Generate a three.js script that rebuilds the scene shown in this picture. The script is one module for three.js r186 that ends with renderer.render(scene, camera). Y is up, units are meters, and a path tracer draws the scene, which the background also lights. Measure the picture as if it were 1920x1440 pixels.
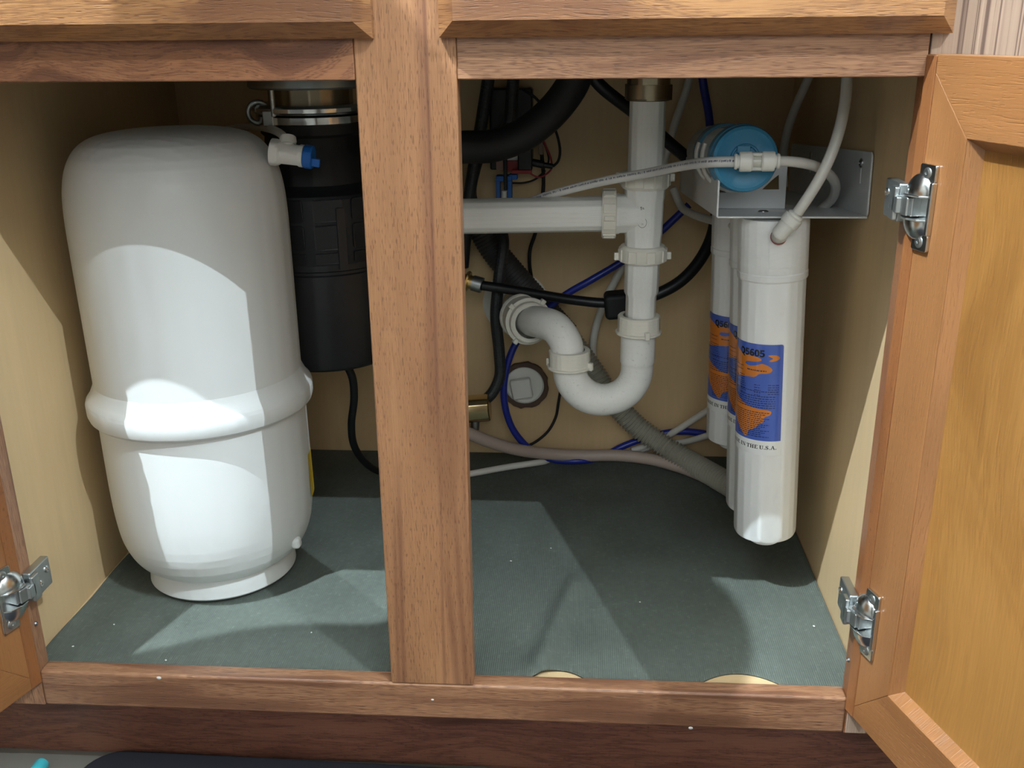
import * as THREE from 'three';
import { RoundedBoxGeometry } from 'three/addons/geometries/RoundedBoxGeometry.js';
import { mergeGeometries, mergeVertices, toCreasedNormals } from 'three/addons/utils/BufferGeometryUtils.js';
import { RectAreaLightUniformsLib } from 'three/addons/lights/RectAreaLightUniformsLib.js';
import { MarchingCubes } from 'three/addons/objects/MarchingCubes.js';

// ------------------------------------------------------------------ camera, light, exposure
RectAreaLightUniformsLib.init();
const scene = new THREE.Scene();
scene.background = new THREE.Color(0.02, 0.02, 0.02);
const camera = new THREE.PerspectiveCamera(42.292, 1920 / 1440, 0.02, 20);
camera.position.set(0.1289,0.5683,0.7611); camera.rotation.set(-0.34383,0.06891,-0.00973,'YXZ');
const renderer = new THREE.WebGLRenderer({ antialias: true });
renderer.toneMapping = THREE.LinearToneMapping;
renderer.toneMappingExposure = 1.55;
renderer.shadowMap.enabled = true;
const LAMPS = [ // two bare ceiling lamps, read from the shadow edges on cabinet floor and tank
  { at: [1.364, 2.40, 1.347], power: 9.4, label: 'small bare globe lamp on the ceiling in front of the right-hand cabinet door' },
  { at: [-0.8143, 2.40, 0.730], power: 20, label: 'small bare globe lamp on the ceiling in front of the left-hand cabinet door' },
];
const WINDOW_POWER = 2.8, WINDOW_COLOUR = [0.95, 1.0, 1.02];
const LAMP_COLOUR = [0.86, 1.0, 1.09];

// ------------------------------------------------------------------ helpers
const V = (x, y, z) => new THREE.Vector3(x, y, z);
const FLOOR = -0.1524;            // room floor; y = 0 is the top of the bottom rail, z = 0 the face frame's front
function rng(seed) { let s = seed >>> 0; return () => { s = (s + 0x6d2b79f5) | 0; let t = Math.imul(s ^ (s >>> 15), 1 | s); t = (t + Math.imul(t ^ (t >>> 7), 61 | t)) ^ t; return ((t ^ (t >>> 14)) >>> 0) / 4294967296; }; }
const names = new Map();
function numbered(n) { const k = names.get(n) || 0; names.set(n, k + 1); return k ? `${n}_${String(k).padStart(3, '0')}` : n; }
function tag(o, label, category, group) { o.userData.label = label; o.userData.category = category; if (group) o.userData.group = group; return o; }
function thing(name, label, category, p = [0, 0, 0], group) { const g = new THREE.Group(); g.name = numbered(name); g.position.set(...p); scene.add(g); return tag(g, label, category, group); }
function shade(m) { m.castShadow = true; m.receiveShadow = true; return m; }
// mesh given in world coordinates, put under its parent
function put(name, geos, mat, parent = scene, label) {
  let g = Array.isArray(geos) ? join(geos) : geos;
  const m = shade(new THREE.Mesh(g, mat)); m.name = parent === scene ? numbered(name) : name;
  if (parent !== scene) { parent.updateWorldMatrix(true, false); g.applyMatrix4(parent.matrixWorld.clone().invert()); }
  parent.add(m); if (label) m.userData.label = label; return m;
}
function local(name, geos, mat, parent, label) { const m = shade(new THREE.Mesh(Array.isArray(geos) ? join(geos) : geos, mat)); m.name = name; parent.add(m); if (label) m.userData.label = label; return m; }
function structure(name, geo, mat) { const m = put(name, geo, mat); m.userData.kind = 'structure'; return m; }
function plain(g) { const h = g.index ? g.toNonIndexed() : g; for (const k of Object.keys(h.attributes)) if (!['position', 'normal', 'uv'].includes(k)) h.deleteAttribute(k); if (!h.attributes.uv) h.setAttribute('uv', new THREE.BufferAttribute(new Float32Array(h.attributes.position.count * 2), 2)); h.morphAttributes = {}; return h; }
function join(list) { return list.length === 1 ? list[0] : mergeGeometries(list.map(plain)); }
function box(x0, x1, y0, y1, z0, z1, r = 0.0012) {
  const w = x1 - x0, h = y1 - y0, d = z1 - z0; r = Math.min(r, w / 2.1, h / 2.1, d / 2.1);
  const g = new RoundedBoxGeometry(w, h, d, 2, r); g.translate((x0 + x1) / 2, (y0 + y1) / 2, (z0 + z1) / 2); return plain(g);
}
function lathe(profile, seg = 48, crease = 0.6) { return plain(toCreasedNormals(new THREE.LatheGeometry(profile.map(([r, y]) => new THREE.Vector2(Math.max(r, 1e-5), y)), seg), crease)); }
// turn a geometry built along +y so that it starts at a and points to b
function along(g, a, b) { const d = b.clone().sub(a).normalize(); g.applyQuaternion(new THREE.Quaternion().setFromUnitVectors(V(0, 1, 0), d)); g.translate(a.x, a.y, a.z); return g; }
function rod(a, b, r, seg = 24) { const L = a.distanceTo(b); const c = Math.min(r * 0.12, 0.0012); return along(lathe([[0, 0], [r - c, 0], [r, c], [r, L - c], [r - c, L], [0, L]], seg), a, b); }
// swept tube, round section, radius may change along it
function sweep(points, radius, n = 90, seg = 14) {
  const curve = points instanceof THREE.Curve ? points : new THREE.CatmullRomCurve3(points, false, 'centripetal');
  const rf = typeof radius === 'number' ? () => radius : radius, L = curve.getLength();
  const fr = curve.computeFrenetFrames(n, false), pos = [], uv = [], idx = [];
  for (let i = 0; i <= n; i++) { const p = curve.getPointAt(i / n), r = rf(i / n, L * i / n);
    for (let j = 0; j <= seg; j++) { const a = j / seg * Math.PI * 2, c = Math.cos(a), s = Math.sin(a);
      pos.push(p.x + r * (c * fr.normals[i].x + s * fr.binormals[i].x), p.y + r * (c * fr.normals[i].y + s * fr.binormals[i].y), p.z + r * (c * fr.normals[i].z + s * fr.binormals[i].z)); uv.push(L * i / n, j / seg); } }
  for (let i = 0; i < n; i++) for (let j = 0; j < seg; j++) { const a = i * (seg + 1) + j, b = a + seg + 1; idx.push(a, a + 1, b, b, a + 1, b + 1); }
  for (const [e, o] of [[0, 1], [n, 0]]) { const p = curve.getPointAt(e / n), c = pos.length / 3; pos.push(p.x, p.y, p.z); uv.push(0, 0); for (let j = 0; j < seg; j++) { const a = e * (seg + 1) + j; o ? idx.push(c, a + 1, a) : idx.push(c, a, a + 1); } }
  const g = new THREE.BufferGeometry(); g.setAttribute('position', new THREE.Float32BufferAttribute(pos, 3)); g.setAttribute('uv', new THREE.Float32BufferAttribute(uv, 2)); g.setIndex(idx); g.computeVertexNormals(); return plain(g);
}
function extrude(pts, depth, bevel = 0.0008, holes = []) { // outline in xy, thickness along +z
  const s = new THREE.Shape(pts.map(p => new THREE.Vector2(...p))); for (const h of holes) s.holes.push(new THREE.Path(h.map(p => new THREE.Vector2(...p))));
  const g = new THREE.ExtrudeGeometry(s, { depth: depth - 2 * bevel, bevelEnabled: bevel > 0, bevelSize: bevel, bevelThickness: bevel, bevelOffset: -bevel, bevelSegments: 2, steps: 1 }); g.translate(0, 0, bevel); return plain(g);
}
function roundRect(x0, x1, y0, y1, r, n = 5) { const p = []; for (const [cx, cy, a] of [[x1 - r, y1 - r, 0], [x0 + r, y1 - r, 90], [x0 + r, y0 + r, 180], [x1 - r, y0 + r, 270]]) for (let i = 0; i <= n; i++) { const t = (a + 90 * i / n) * Math.PI / 180; p.push([cx + r * Math.cos(t), cy + r * Math.sin(t)]); } return p; }
// uv in metres: u along the grain axis, v across it
function grain(g, axis, du = 0, dv = 0) {
  g = plain(g); const p = g.attributes.position, n = g.attributes.normal, uv = g.attributes.uv;
  for (let i = 0; i < p.count; i++) { const P = [p.getX(i), p.getY(i), p.getZ(i)], N = [Math.abs(n.getX(i)), Math.abs(n.getY(i)), Math.abs(n.getZ(i))];
    const o = [0, 1, 2].filter(k => k !== axis); const m = N[o[0]] > N[o[1]] ? o[1] : o[0]; uv.setXY(i, P[axis] + du, P[m] + dv + (N[axis] > 0.8 ? P[o[0]] : 0)); }
  return g;
}

// ------------------------------------------------------------------ procedural textures
const hash = (x, y, s) => { let h = Math.imul(x | 0, 374761393) ^ Math.imul(y | 0, 668265263) ^ Math.imul(s | 0, 2147483647 - 1274126177); h = Math.imul(h ^ (h >>> 13), 1274126177); return ((h ^ (h >>> 16)) >>> 0) / 4294967296; };
function noise(x, y, px, py, s) { // periodic value noise
  const x0 = Math.floor(x), y0 = Math.floor(y), fx = x - x0, fy = y - y0, a = fx * fx * (3 - 2 * fx), b = fy * fy * (3 - 2 * fy), m = (v, p) => ((v % p) + p) % p;
  const X0 = m(x0, px), X1 = m(x0 + 1, px), Y0 = m(y0, py), Y1 = m(y0 + 1, py);
  return (hash(X0, Y0, s) * (1 - a) + hash(X1, Y0, s) * a) * (1 - b) + (hash(X0, Y1, s) * (1 - a) + hash(X1, Y1, s) * a) * b;
}
const mix = (a, b, t) => a.map((v, i) => v + (b[i] - v) * t), clamp = (v, a = 0, b = 1) => Math.min(b, Math.max(a, v)), smooth = (a, b, v) => { const t = clamp((v - a) / (b - a)); return t * t * (3 - 2 * t); };
function texture(w, h, fn, { srgb = true, size = [1, 1] } = {}) {
  const d = new Uint8Array(w * h * 4);
  for (let j = 0; j < h; j++) for (let i = 0; i < w; i++) { const c = fn((i + 0.5) / w, (j + 0.5) / h), k = (j * w + i) * 4; const v = Array.isArray(c) ? c : [c, c, c]; d[k] = clamp(v[0], 0, 255); d[k + 1] = clamp(v[1], 0, 255); d[k + 2] = clamp(v[2], 0, 255); d[k + 3] = 255; }
  const t = new THREE.DataTexture(d, w, h, THREE.RGBAFormat); if (srgb) t.colorSpace = THREE.SRGBColorSpace; t.wrapS = t.wrapT = THREE.RepeatWrapping; t.magFilter = THREE.LinearFilter; t.minFilter = THREE.LinearMipmapLinearFilter; t.generateMipmaps = true; t.repeat.set(1 / size[0], 1 / size[1]); t.needsUpdate = true; return t;
}
// oak: growth bands warped along the board, short dark pores, slow tone drift
function oakField(seed, o) { return (u, v) => {
  const warp = (noise(u * o.wu, v * o.wv, o.wu, o.wv, seed) - 0.5) * o.warp + (noise(u * o.wu * 3, v * o.wv * 2, o.wu * 3, o.wv * 2, seed + 1) - 0.5) * o.warp * 0.35;
  const q = v * o.bands + warp * o.bands; const B = o.bands * 64;
  const ru = o.ringU || 3, ring = noise(q, u * ru, 1e6, ru, seed + 2) * 0.65 + noise(q * 2.7, u * (ru + (ru > 1 ? 2 : 0)), 1e6, ru + (ru > 1 ? 2 : 0), seed + 3) * 0.35;
  const fine = noise(u * 34, v * 210 + warp * 60, 34, 1e6, seed + 4), fibre = noise(u * 12, v * 420, 12, 420, seed + 5);
  const pore = smooth(0.70, 0.90, noise(u * o.pu, (v + warp * 0.25) * o.pv, o.pu, 1e6, seed + 6)) * smooth(0.25, 0.6, ring + 0.15);
  const slow = noise(u * 4, v * 3, 4, 3, seed + 7);
  return { ring, fine, fibre, pore, slow };
}; }
function oak(seed, opts) {
  const o = { wu: 3, wv: 2, warp: 0.25, bands: 10, pu: 110, pv: 260, light: [176, 134, 101], mid: [158, 116, 84], dark: [112, 74, 54], poreTone: [84, 54, 38], poreAmount: 0.42, edge: [0.58, 0.84], size: [0.42, 0.125], rough: 0.42, ...opts };
  const f = oakField(seed, o);
  const map = texture(1024, 512, (u, v) => { const k = f(u, v); let c = mix(o.light, o.mid, clamp(k.ring * 0.9 + (k.fine - 0.5) * 0.5)); c = mix(c, o.dark, smooth(o.edge[0], o.edge[1], k.ring) * 0.8); for (const l of o.lines || []) c = mix(c, o.dark, Math.exp(-(((k.ring + (o.jitter ?? 0.12) * (k.fine - 0.5) - l) / o.lineW) ** 2)) * o.lineAmount); if (o.streaks) c = mix(c, [112, 72, 54], o.streaks(u, v)); c = mix(c, o.poreTone, k.pore * o.poreAmount); const g = 0.93 + 0.09 * k.fibre + 0.07 * (k.slow - 0.5); return c.map(x => x * g); }, { size: o.size });
  const bump = texture(1024, 512, (u, v) => { const k = f(u, v); return 190 - 120 * k.pore + 40 * (k.fibre - 0.5) + 20 * (k.fine - 0.5); }, { srgb: false, size: o.size });
  return new THREE.MeshPhysicalMaterial({ map, bumpMap: bump, bumpScale: 0.00035, roughness: o.rough, specularIntensity: 0.7, clearcoat: 0.4, clearcoatRoughness: 0.28 });
}
const M = {};
M.oakStile = oak(11, { lines: [0.30, 0.42, 0.54, 0.66], lineW: 0.022, lineAmount: 0.30, bands: 4, warp: 0.10, wu: 2, light: [176, 128, 90], mid: [162, 115, 79], dark: [130, 88, 60], edge: [0.66, 0.92], size: [0.8, 0.08], pu: 190, pv: 150, poreAmount: 0.36,
  streaks: (u, v) => { // the board's own figure: one long dark streak and flames near its foot
    const line = (c, w) => Math.exp(-(((v - c) / w) ** 2)), wob = 0.03 * (noise(u * 9, 0.5, 9, 4, 71) - 0.5);
    let k = 0.75 * line(0.66 + 0.05 * u + wob, 0.022) * smooth(0.30, 0.42, u); k = Math.max(k, 0.35 * line(0.62 + 0.05 * u + wob, 0.05) * smooth(0.3, 0.5, u));
    for (const [c, h, w, lean, a] of [[0.20, 0.30, 0.030, -0.20, 0.55], [0.14, 0.25, 0.026, -0.22, 0.5], [0.74, 0.20, 0.05, 0.55, 0.5], [0.86, 0.26, 0.04, 0.35, 0.5], [0.66, 0.33, 0.022, -0.1, 0.4], [0.95, 0.36, 0.03, 0.1, 0.35]]) k = Math.max(k, a * line(c - lean * (u - 0.15) + wob, w) * smooth(h + 0.06, h - 0.08, u));
    return k; } });
M.oakRail = oak(29, { lines: [0.26, 0.36, 0.46, 0.56, 0.66, 0.76], lineW: 0.022, lineAmount: 0.55, bands: 9, warp: 0.09, light: [172, 128, 95], mid: [156, 112, 82], dark: [112, 74, 54], edge: [0.62, 0.9], pu: 44, pv: 330, poreAmount: 0.5 });
M.oakFigured = oak(47, { lines: [0.28, 0.40, 0.52, 0.64, 0.76], lineW: 0.026, lineAmount: 0.55, bands: 6, warp: 0.62, wu: 4, wv: 1, light: [158, 108, 74], mid: [140, 92, 62], dark: [100, 62, 44], edge: [0.5, 0.8] });
M.oakGrey = oak(61, { lines: [0.34, 0.46, 0.60], lineW: 0.026, lineAmount: 0.8, jitter: 0.015, ringU: 1, size: [1.6, 0.125], bands: 9, warp: 0.03, wu: 1, light: [172, 146, 126], mid: [160, 132, 112], dark: [84, 62, 54], edge: [0.80, 0.95], poreTone: [92, 72, 62], pu: 14, poreAmount: 0.3 });
M.oakDark = oak(83, { lines: [0.35, 0.5, 0.65], lineW: 0.03, lineAmount: 0.5, bands: 6, warp: 0.22, light: [146, 98, 78], mid: [124, 80, 64], dark: [84, 50, 42], poreTone: [60, 36, 30], rough: 0.5 });
M.doorWood = oak(97, { bands: 3, warp: 0.2, light: [158, 108, 66], mid: [150, 101, 60], dark: [134, 88, 52], poreTone: [138, 90, 54], poreAmount: 0.16, pu: 60, rough: 0.34 });
M.doorPanel = oak(113, { lines: [0.34, 0.5, 0.66], lineW: 0.05, lineAmount: 0.3, bands: 3, warp: 0.55, wu: 3, wv: 1, light: [166, 118, 62], mid: [156, 108, 54], dark: [132, 88, 42], poreTone: [140, 92, 48], poreAmount: 0.14, pu: 50, rough: 0.3, size: [0.7, 0.3] });
M.doorEdge = oak(131, { bands: 5, warp: 0.2, light: [150, 96, 56], mid: [138, 86, 50], dark: [110, 66, 38], poreTone: [96, 58, 34], rough: 0.4 });
M.melamine = new THREE.MeshPhysicalMaterial({ roughness: 0.5, specularIntensity: 0.6, map: texture(512, 512, (u, v) => { const n = noise(u * 6, v * 40, 6, 40, 5), m = noise(u * 14, v * 150, 14, 150, 6), s = noise(u * 5, v * 5, 5, 5, 7); return [208, 180, 138].map((c, i) => c * (0.975 + 0.02 * n + 0.02 * m + 0.015 * s)); }, { size: [0.5, 0.5] }) });
function solid(rgb, rough = 0.5, extra = {}) { return new THREE.MeshPhysicalMaterial({ color: new THREE.Color().setRGB(rgb[0] / 255, rgb[1] / 255, rgb[2] / 255, THREE.SRGBColorSpace), roughness: rough, ...extra }); }
// speckle: faint scuffs and grime flecks, fixed to the plastic
function flecked(rgb, fleck, amount, rough, seed, size = [0.3, 1], extra = {}) {
  const map = texture(512, 512, (u, v) => { const n = noise(u * 40, v * 40, 40, 40, seed), k = smooth(0.86, 0.97, noise(u * 70, v * 70, 70, 70, seed + 1)) * amount, s = noise(u * 7, v * 9, 7, 9, seed + 2); return mix(rgb.map(c => c * (0.985 + 0.015 * n + 0.012 * (s - 0.5))), fleck, k); }, { size });
  return new THREE.MeshPhysicalMaterial({ map, roughness: rough, specularIntensity: 0.5, ...extra });
}
M.tank = solid([222, 224, 222], 0.42);
M.pvc = flecked([236, 237, 233], [150, 144, 134], 0.22, 0.38, 211, [0.12, 1]);
M.pvcNut = flecked([233, 230, 219], [164, 156, 142], 0.25, 0.45, 221, [1, 0.08]);
M.filterWhite = flecked([240, 241, 240], [190, 190, 188], 0.06, 0.28, 231, [1, 0.2]);
M.whitePlastic = solid([228, 228, 222], 0.4);
M.whiteTube = solid([214, 212, 206], 0.38);
M.beigeHose = solid([176, 160, 150], 0.5);
M.greyCorrugated = flecked([166, 164, 150], [110, 106, 96], 0.3, 0.55, 241, [0.1, 1]);
M.black = solid([17, 19, 24], 0.40);
M.blackRubber = solid([15, 17, 21], 0.6);
M.blackGloss = solid([18, 20, 25], 0.32);
M.braid = (() => { const b = texture(64, 64, (u, v) => 128 + 100 * Math.sin(Math.PI * 2 * (u + v) * 2) * Math.sin(Math.PI * 2 * (u - v) * 2), { srgb: false, size: [0.008, 0.25] }); return new THREE.MeshPhysicalMaterial({ color: new THREE.Color(0.022, 0.024, 0.028), roughness: 0.45, bumpMap: b, bumpScale: 0.0004 }); })();
M.blue = solid([28, 44, 140], 0.35);
M.blueCap = solid([58, 132, 170], 0.38);
M.valveBlue = solid([16, 96, 180], 0.4);
M.steel = new THREE.MeshPhysicalMaterial({ color: new THREE.Color(0.66, 0.68, 0.68), metalness: 1, roughness: 0.22 });
M.steelDull = new THREE.MeshPhysicalMaterial({ color: new THREE.Color(0.50, 0.53, 0.53), metalness: 1, roughness: 0.38 });
M.brass = new THREE.MeshPhysicalMaterial({ color: new THREE.Color(0.72, 0.52, 0.22), metalness: 1, roughness: 0.3 });
M.oldBrass = new THREE.MeshPhysicalMaterial({ color: new THREE.Color(0.30, 0.26, 0.18), metalness: 1, roughness: 0.34 });
M.bracket = solid([214, 218, 220], 0.3);
M.red = solid([150, 34, 40], 0.45);
M.screwDark = new THREE.MeshPhysicalMaterial({ color: new THREE.Color(0.3, 0.3, 0.3), metalness: 1, roughness: 0.4 });
M.wall = flecked([138, 132, 124], [130, 124, 116], 0.3, 0.8, 251, [0.6, 0.6]);
M.ceiling = flecked([232, 232, 230], [222, 222, 220], 0.3, 0.9, 261, [0.5, 0.5]);
M.roomFloor = flecked([116, 112, 104], [94, 90, 82], 0.5, 0.6, 271, [0.4, 0.4]);
M.stone = flecked([120, 108, 94], [60, 54, 48], 0.8, 0.25, 281, [0.2, 0.2]);
M.gap = solid([18, 16, 14], 0.9);

// ------------------------------------------------------------------ room shell
const RX0 = -2.0, RX1 = 2.5, RZ0 = -0.60, RZ1 = 3.1, TOP = 2.60;
structure('floor', box(RX0 - 0.1, RX1 + 0.1, FLOOR - 0.1, FLOOR, RZ0 - 0.1, RZ1 + 0.1, 0), M.roomFloor);
structure('ceiling', box(RX0 - 0.1, RX1 + 0.1, TOP, TOP + 0.1, RZ0 - 0.1, RZ1 + 0.1, 0), M.ceiling);
structure('wall_back', box(RX0 - 0.1, RX1 + 0.1, FLOOR, TOP, RZ0 - 0.1, RZ0, 0), M.wall);
structure('wall_left', box(RX0 - 0.1, RX0, FLOOR, TOP, RZ0, RZ1, 0), M.wall);
structure('wall_right', box(RX1, RX1 + 0.1, FLOOR, TOP, RZ0, RZ1, 0), M.wall);
{ // opposite wall with a daylit window
  const wx0 = -0.7, wx1 = 1.0, wy0 = 1.2, wy1 = 2.35;
  structure('wall_front', join([box(RX0, wx0, FLOOR, TOP, RZ1, RZ1 + 0.1, 0), box(wx1, RX1, FLOOR, TOP, RZ1, RZ1 + 0.1, 0), box(wx0, wx1, FLOOR, wy0, RZ1, RZ1 + 0.1, 0), box(wx0, wx1, wy1, TOP, RZ1, RZ1 + 0.1, 0)]), M.wall);
  const w = new THREE.Group(); w.name = 'window_1'; w.userData.kind = 'structure'; scene.add(w);
  put('window_frame', [box(wx0, wx0 + 0.05, wy0, wy1, RZ1 - 0.01, RZ1 + 0.08), box(wx1 - 0.05, wx1, wy0, wy1, RZ1 - 0.01, RZ1 + 0.08), box(wx0, wx1, wy0, wy0 + 0.05, RZ1 - 0.01, RZ1 + 0.08), box(wx0, wx1, wy1 - 0.05, wy1, RZ1 - 0.01, RZ1 + 0.08), box(0.125, 0.175, wy0, wy1, RZ1, RZ1 + 0.07)], M.whitePlastic, w);
  put('window_pane', box(wx0, wx1, wy0, wy1, RZ1 + 0.05, RZ1 + 0.06, 0), new THREE.MeshStandardMaterial({ color: 0x222222, emissive: new THREE.Color(...WINDOW_COLOUR), emissiveIntensity: 0.5, roughness: 0.5 }), w);
  const r = new THREE.RectAreaLight(new THREE.Color(...WINDOW_COLOUR), WINDOW_POWER, wx1 - wx0 - 0.1, wy1 - wy0 - 0.1); r.position.set((wx0 + wx1) / 2, (wy0 + wy1) / 2, RZ1 - 0.02); r.lookAt((wx0 + wx1) / 2, (wy0 + wy1) / 2, 0); scene.add(r);
}
for (const L of LAMPS) {
  const [x, y, z] = L.at; const t = thing('ceiling_lamp', L.label, 'lamp', [x, TOP, z]);
  local('canopy', lathe([[0, 0], [0.035, 0], [0.035, -0.012], [0.010, -0.022], [0, -0.022]].reverse(), 40), M.whitePlastic, t);
  local('stem', lathe([[0.006, -0.021], [0.006, y - TOP + 0.012], [0.010, y - TOP + 0.010], [0.006, y - TOP + 0.008]].reverse(), 24), M.whitePlastic, t);
  { const g = plain(new THREE.SphereGeometry(0.012, 24, 16)); g.translate(0, y - TOP, 0); local('bulb', g, new THREE.MeshStandardMaterial({ color: 0x444444, emissive: new THREE.Color(...LAMP_COLOUR), emissiveIntensity: 3, roughness: 0.4 }), t); }
  const p = new THREE.PointLight(new THREE.Color(...LAMP_COLOUR), L.power, 0, 2); p.position.set(x, y, z); p.castShadow = true; p.shadow.radius = 0.35; p.shadow.mapSize.set(2048, 2048); p.shadow.camera.near = 0.03; scene.add(p);
}

// ------------------------------------------------------------------ the cabinet
const HT = 0.533, XL = -0.375, XR = 0.3755, SW = 0.0381, TF = 0.0187, WL = -0.394, WR = 0.394, ZB = -0.5434;
const cab = thing('sink_cabinet', 'brown oak kitchen base cabinet with both doors open and a wide centre stile', 'cabinet', [0, FLOOR, -0.28]);
put('centre_stile', grain(box(-SW, SW, 0, 0.735, -TF, 0, 0.0015), 1, 0.03, 0.04), M.oakStile, cab, 'wide vertical oak stile between the two openings');
put('edge_band', grain(box(XR, XR + 0.0012, -0.038, HT, -TF + 0.0002, -0.0004, 0.0002), 1), M.doorEdge, cab);
put('stile', grain(box(XR + 0.001, XR + 0.30, -0.0381, 0.735, -TF, 0, 0.001), 1, 0.3, 0.03), M.oakGrey, cab, 'greyish striped oak stile at the right');
put('stile', grain(box(XL - 0.30, XL, -0.0381, 0.735, -TF, 0, 0.001), 1, 0.1, 0.09), M.oakRail, cab);
put('rail', grain(box(XL, XR, -0.0381, 0, -TF, 0, 0.0028), 0, 0, 0.075), M.oakRail, cab, 'bottom rail of the face frame');
put('rail', grain(box(XL, -SW, HT, 0.61, -TF, 0, 0.0012), 0, 0.2, 0.02), M.oakFigured, cab, 'upper left rail with swirling grain');
put('rail', grain(box(SW, XR, HT, 0.61, -TF, 0, 0.0012), 0, 0.37, 0.05), M.oakRail, cab, 'upper right rail with straight grain');
put('side_panel', grain(box(WL - 0.016, WL, -0.04, 0.735, ZB - 0.006, -TF, 0.0005), 1), M.melamine, cab);
put('side_panel', grain(box(WR, WR + 0.016, -0.04, 0.735, ZB - 0.006, -TF, 0.0005), 1, 0.2), M.melamine, cab);
put('back_panel', grain(box(WL, WR, -0.04, 0.735, ZB - 0.006, ZB, 0.0005), 1, 0.1, 0.1), M.melamine, cab);
put('bottom_panel', grain(box(WL, WR, -0.022, -0.0062, ZB, -TF, 0.0005), 0), M.melamine, cab);
put('toe_kick', grain(box(-0.68, 0.68, FLOOR, -0.0381, -0.085, -0.0705, 0.0008), 0, 0.1), M.oakDark, cab, 'dark recessed toe kick board');
// false drawer fronts: raised plate with a wide bevel all round
function falseFront(x0, x1, mat, label, du) {
  const y0 = 0.5625, y1 = 0.705, b = 0.0115, zb = 0.007, zf = 0.0185;
  const o = [[x0, y0], [x1, y0], [x1, y1], [x0, y1]], i = [[x0 + b, y0 + b], [x1 - b, y0 + b], [x1 - b, y1 - b], [x0 + b, y1 - b]], q = [];
  const quad = (a, b2, c, d) => q.push(...a, ...b2, ...c, ...a, ...c, ...d);
  quad([...i[0], zf], [...i[1], zf], [...i[2], zf], [...i[3], zf]);
  for (let k = 0; k < 4; k++) { const n = (k + 1) % 4; quad([...o[k], zb], [...o[n], zb], [...i[n], zf], [...i[k], zf]); quad([...o[k], 0.0005], [...o[n], 0.0005], [...o[n], zb], [...o[k], zb]); }
  quad([...o[3], 0.0005], [...o[2], 0.0005], [...o[1], 0.0005], [...o[0], 0.0005]);
  const g = new THREE.BufferGeometry(); g.setAttribute('position', new THREE.Float32BufferAttribute(q, 3)); g.computeVertexNormals();
  put('false_front', grain(g, 0, du, 0.03), mat, cab, label);
}
falseFront(-0.40, -0.0222, M.oakFront = oak(149, { lines: [0.3, 0.42, 0.54, 0.66], lineW: 0.025, lineAmount: 0.45, bands: 7, warp: 0.28, light: [176, 128, 82], mid: [156, 108, 68], dark: [108, 70, 48], edge: [0.5, 0.76], pu: 60 }), 'bevelled false drawer front above the left opening', 0.1);
falseFront(0.0265, 0.388, M.oakFront, 'bevelled false drawer front above the right opening', 0.33);

// doors: built in their own frame (x = along the door from the hinge, y up, z = towards the cabinet side seen here), then swung open
function mitred(x0, x1, y0, y1, side, t, wdt, z0, z1) { // one mitred frame member as a prism
  const a = { left: [[x0, y0], [x0 + wdt, y0 + wdt], [x0 + wdt, y1 - wdt], [x0, y1]], right: [[x1, y0], [x1, y1], [x1 - wdt, y1 - wdt], [x1 - wdt, y0 + wdt]], bottom: [[x0, y0], [x1, y0], [x1 - wdt, y0 + wdt], [x0 + wdt, y0 + wdt]], top: [[x0, y1], [x0 + wdt, y1 - wdt], [x1 - wdt, y1 - wdt], [x1, y1]] }[side];
  const g = extrude(a, z1 - z0, 0.0007); g.translate(0, 0, z0); return g;
}
const screwHead = (r = 0.0042) => { const parts = [lathe([[0, 0], [r, 0], [r, 0.0006], [r * 0.7, 0.0016], [0.0011, 0.0018], [0.0009, 0.0008], [0, 0.0008]], 20)]; return join(parts); };
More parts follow.
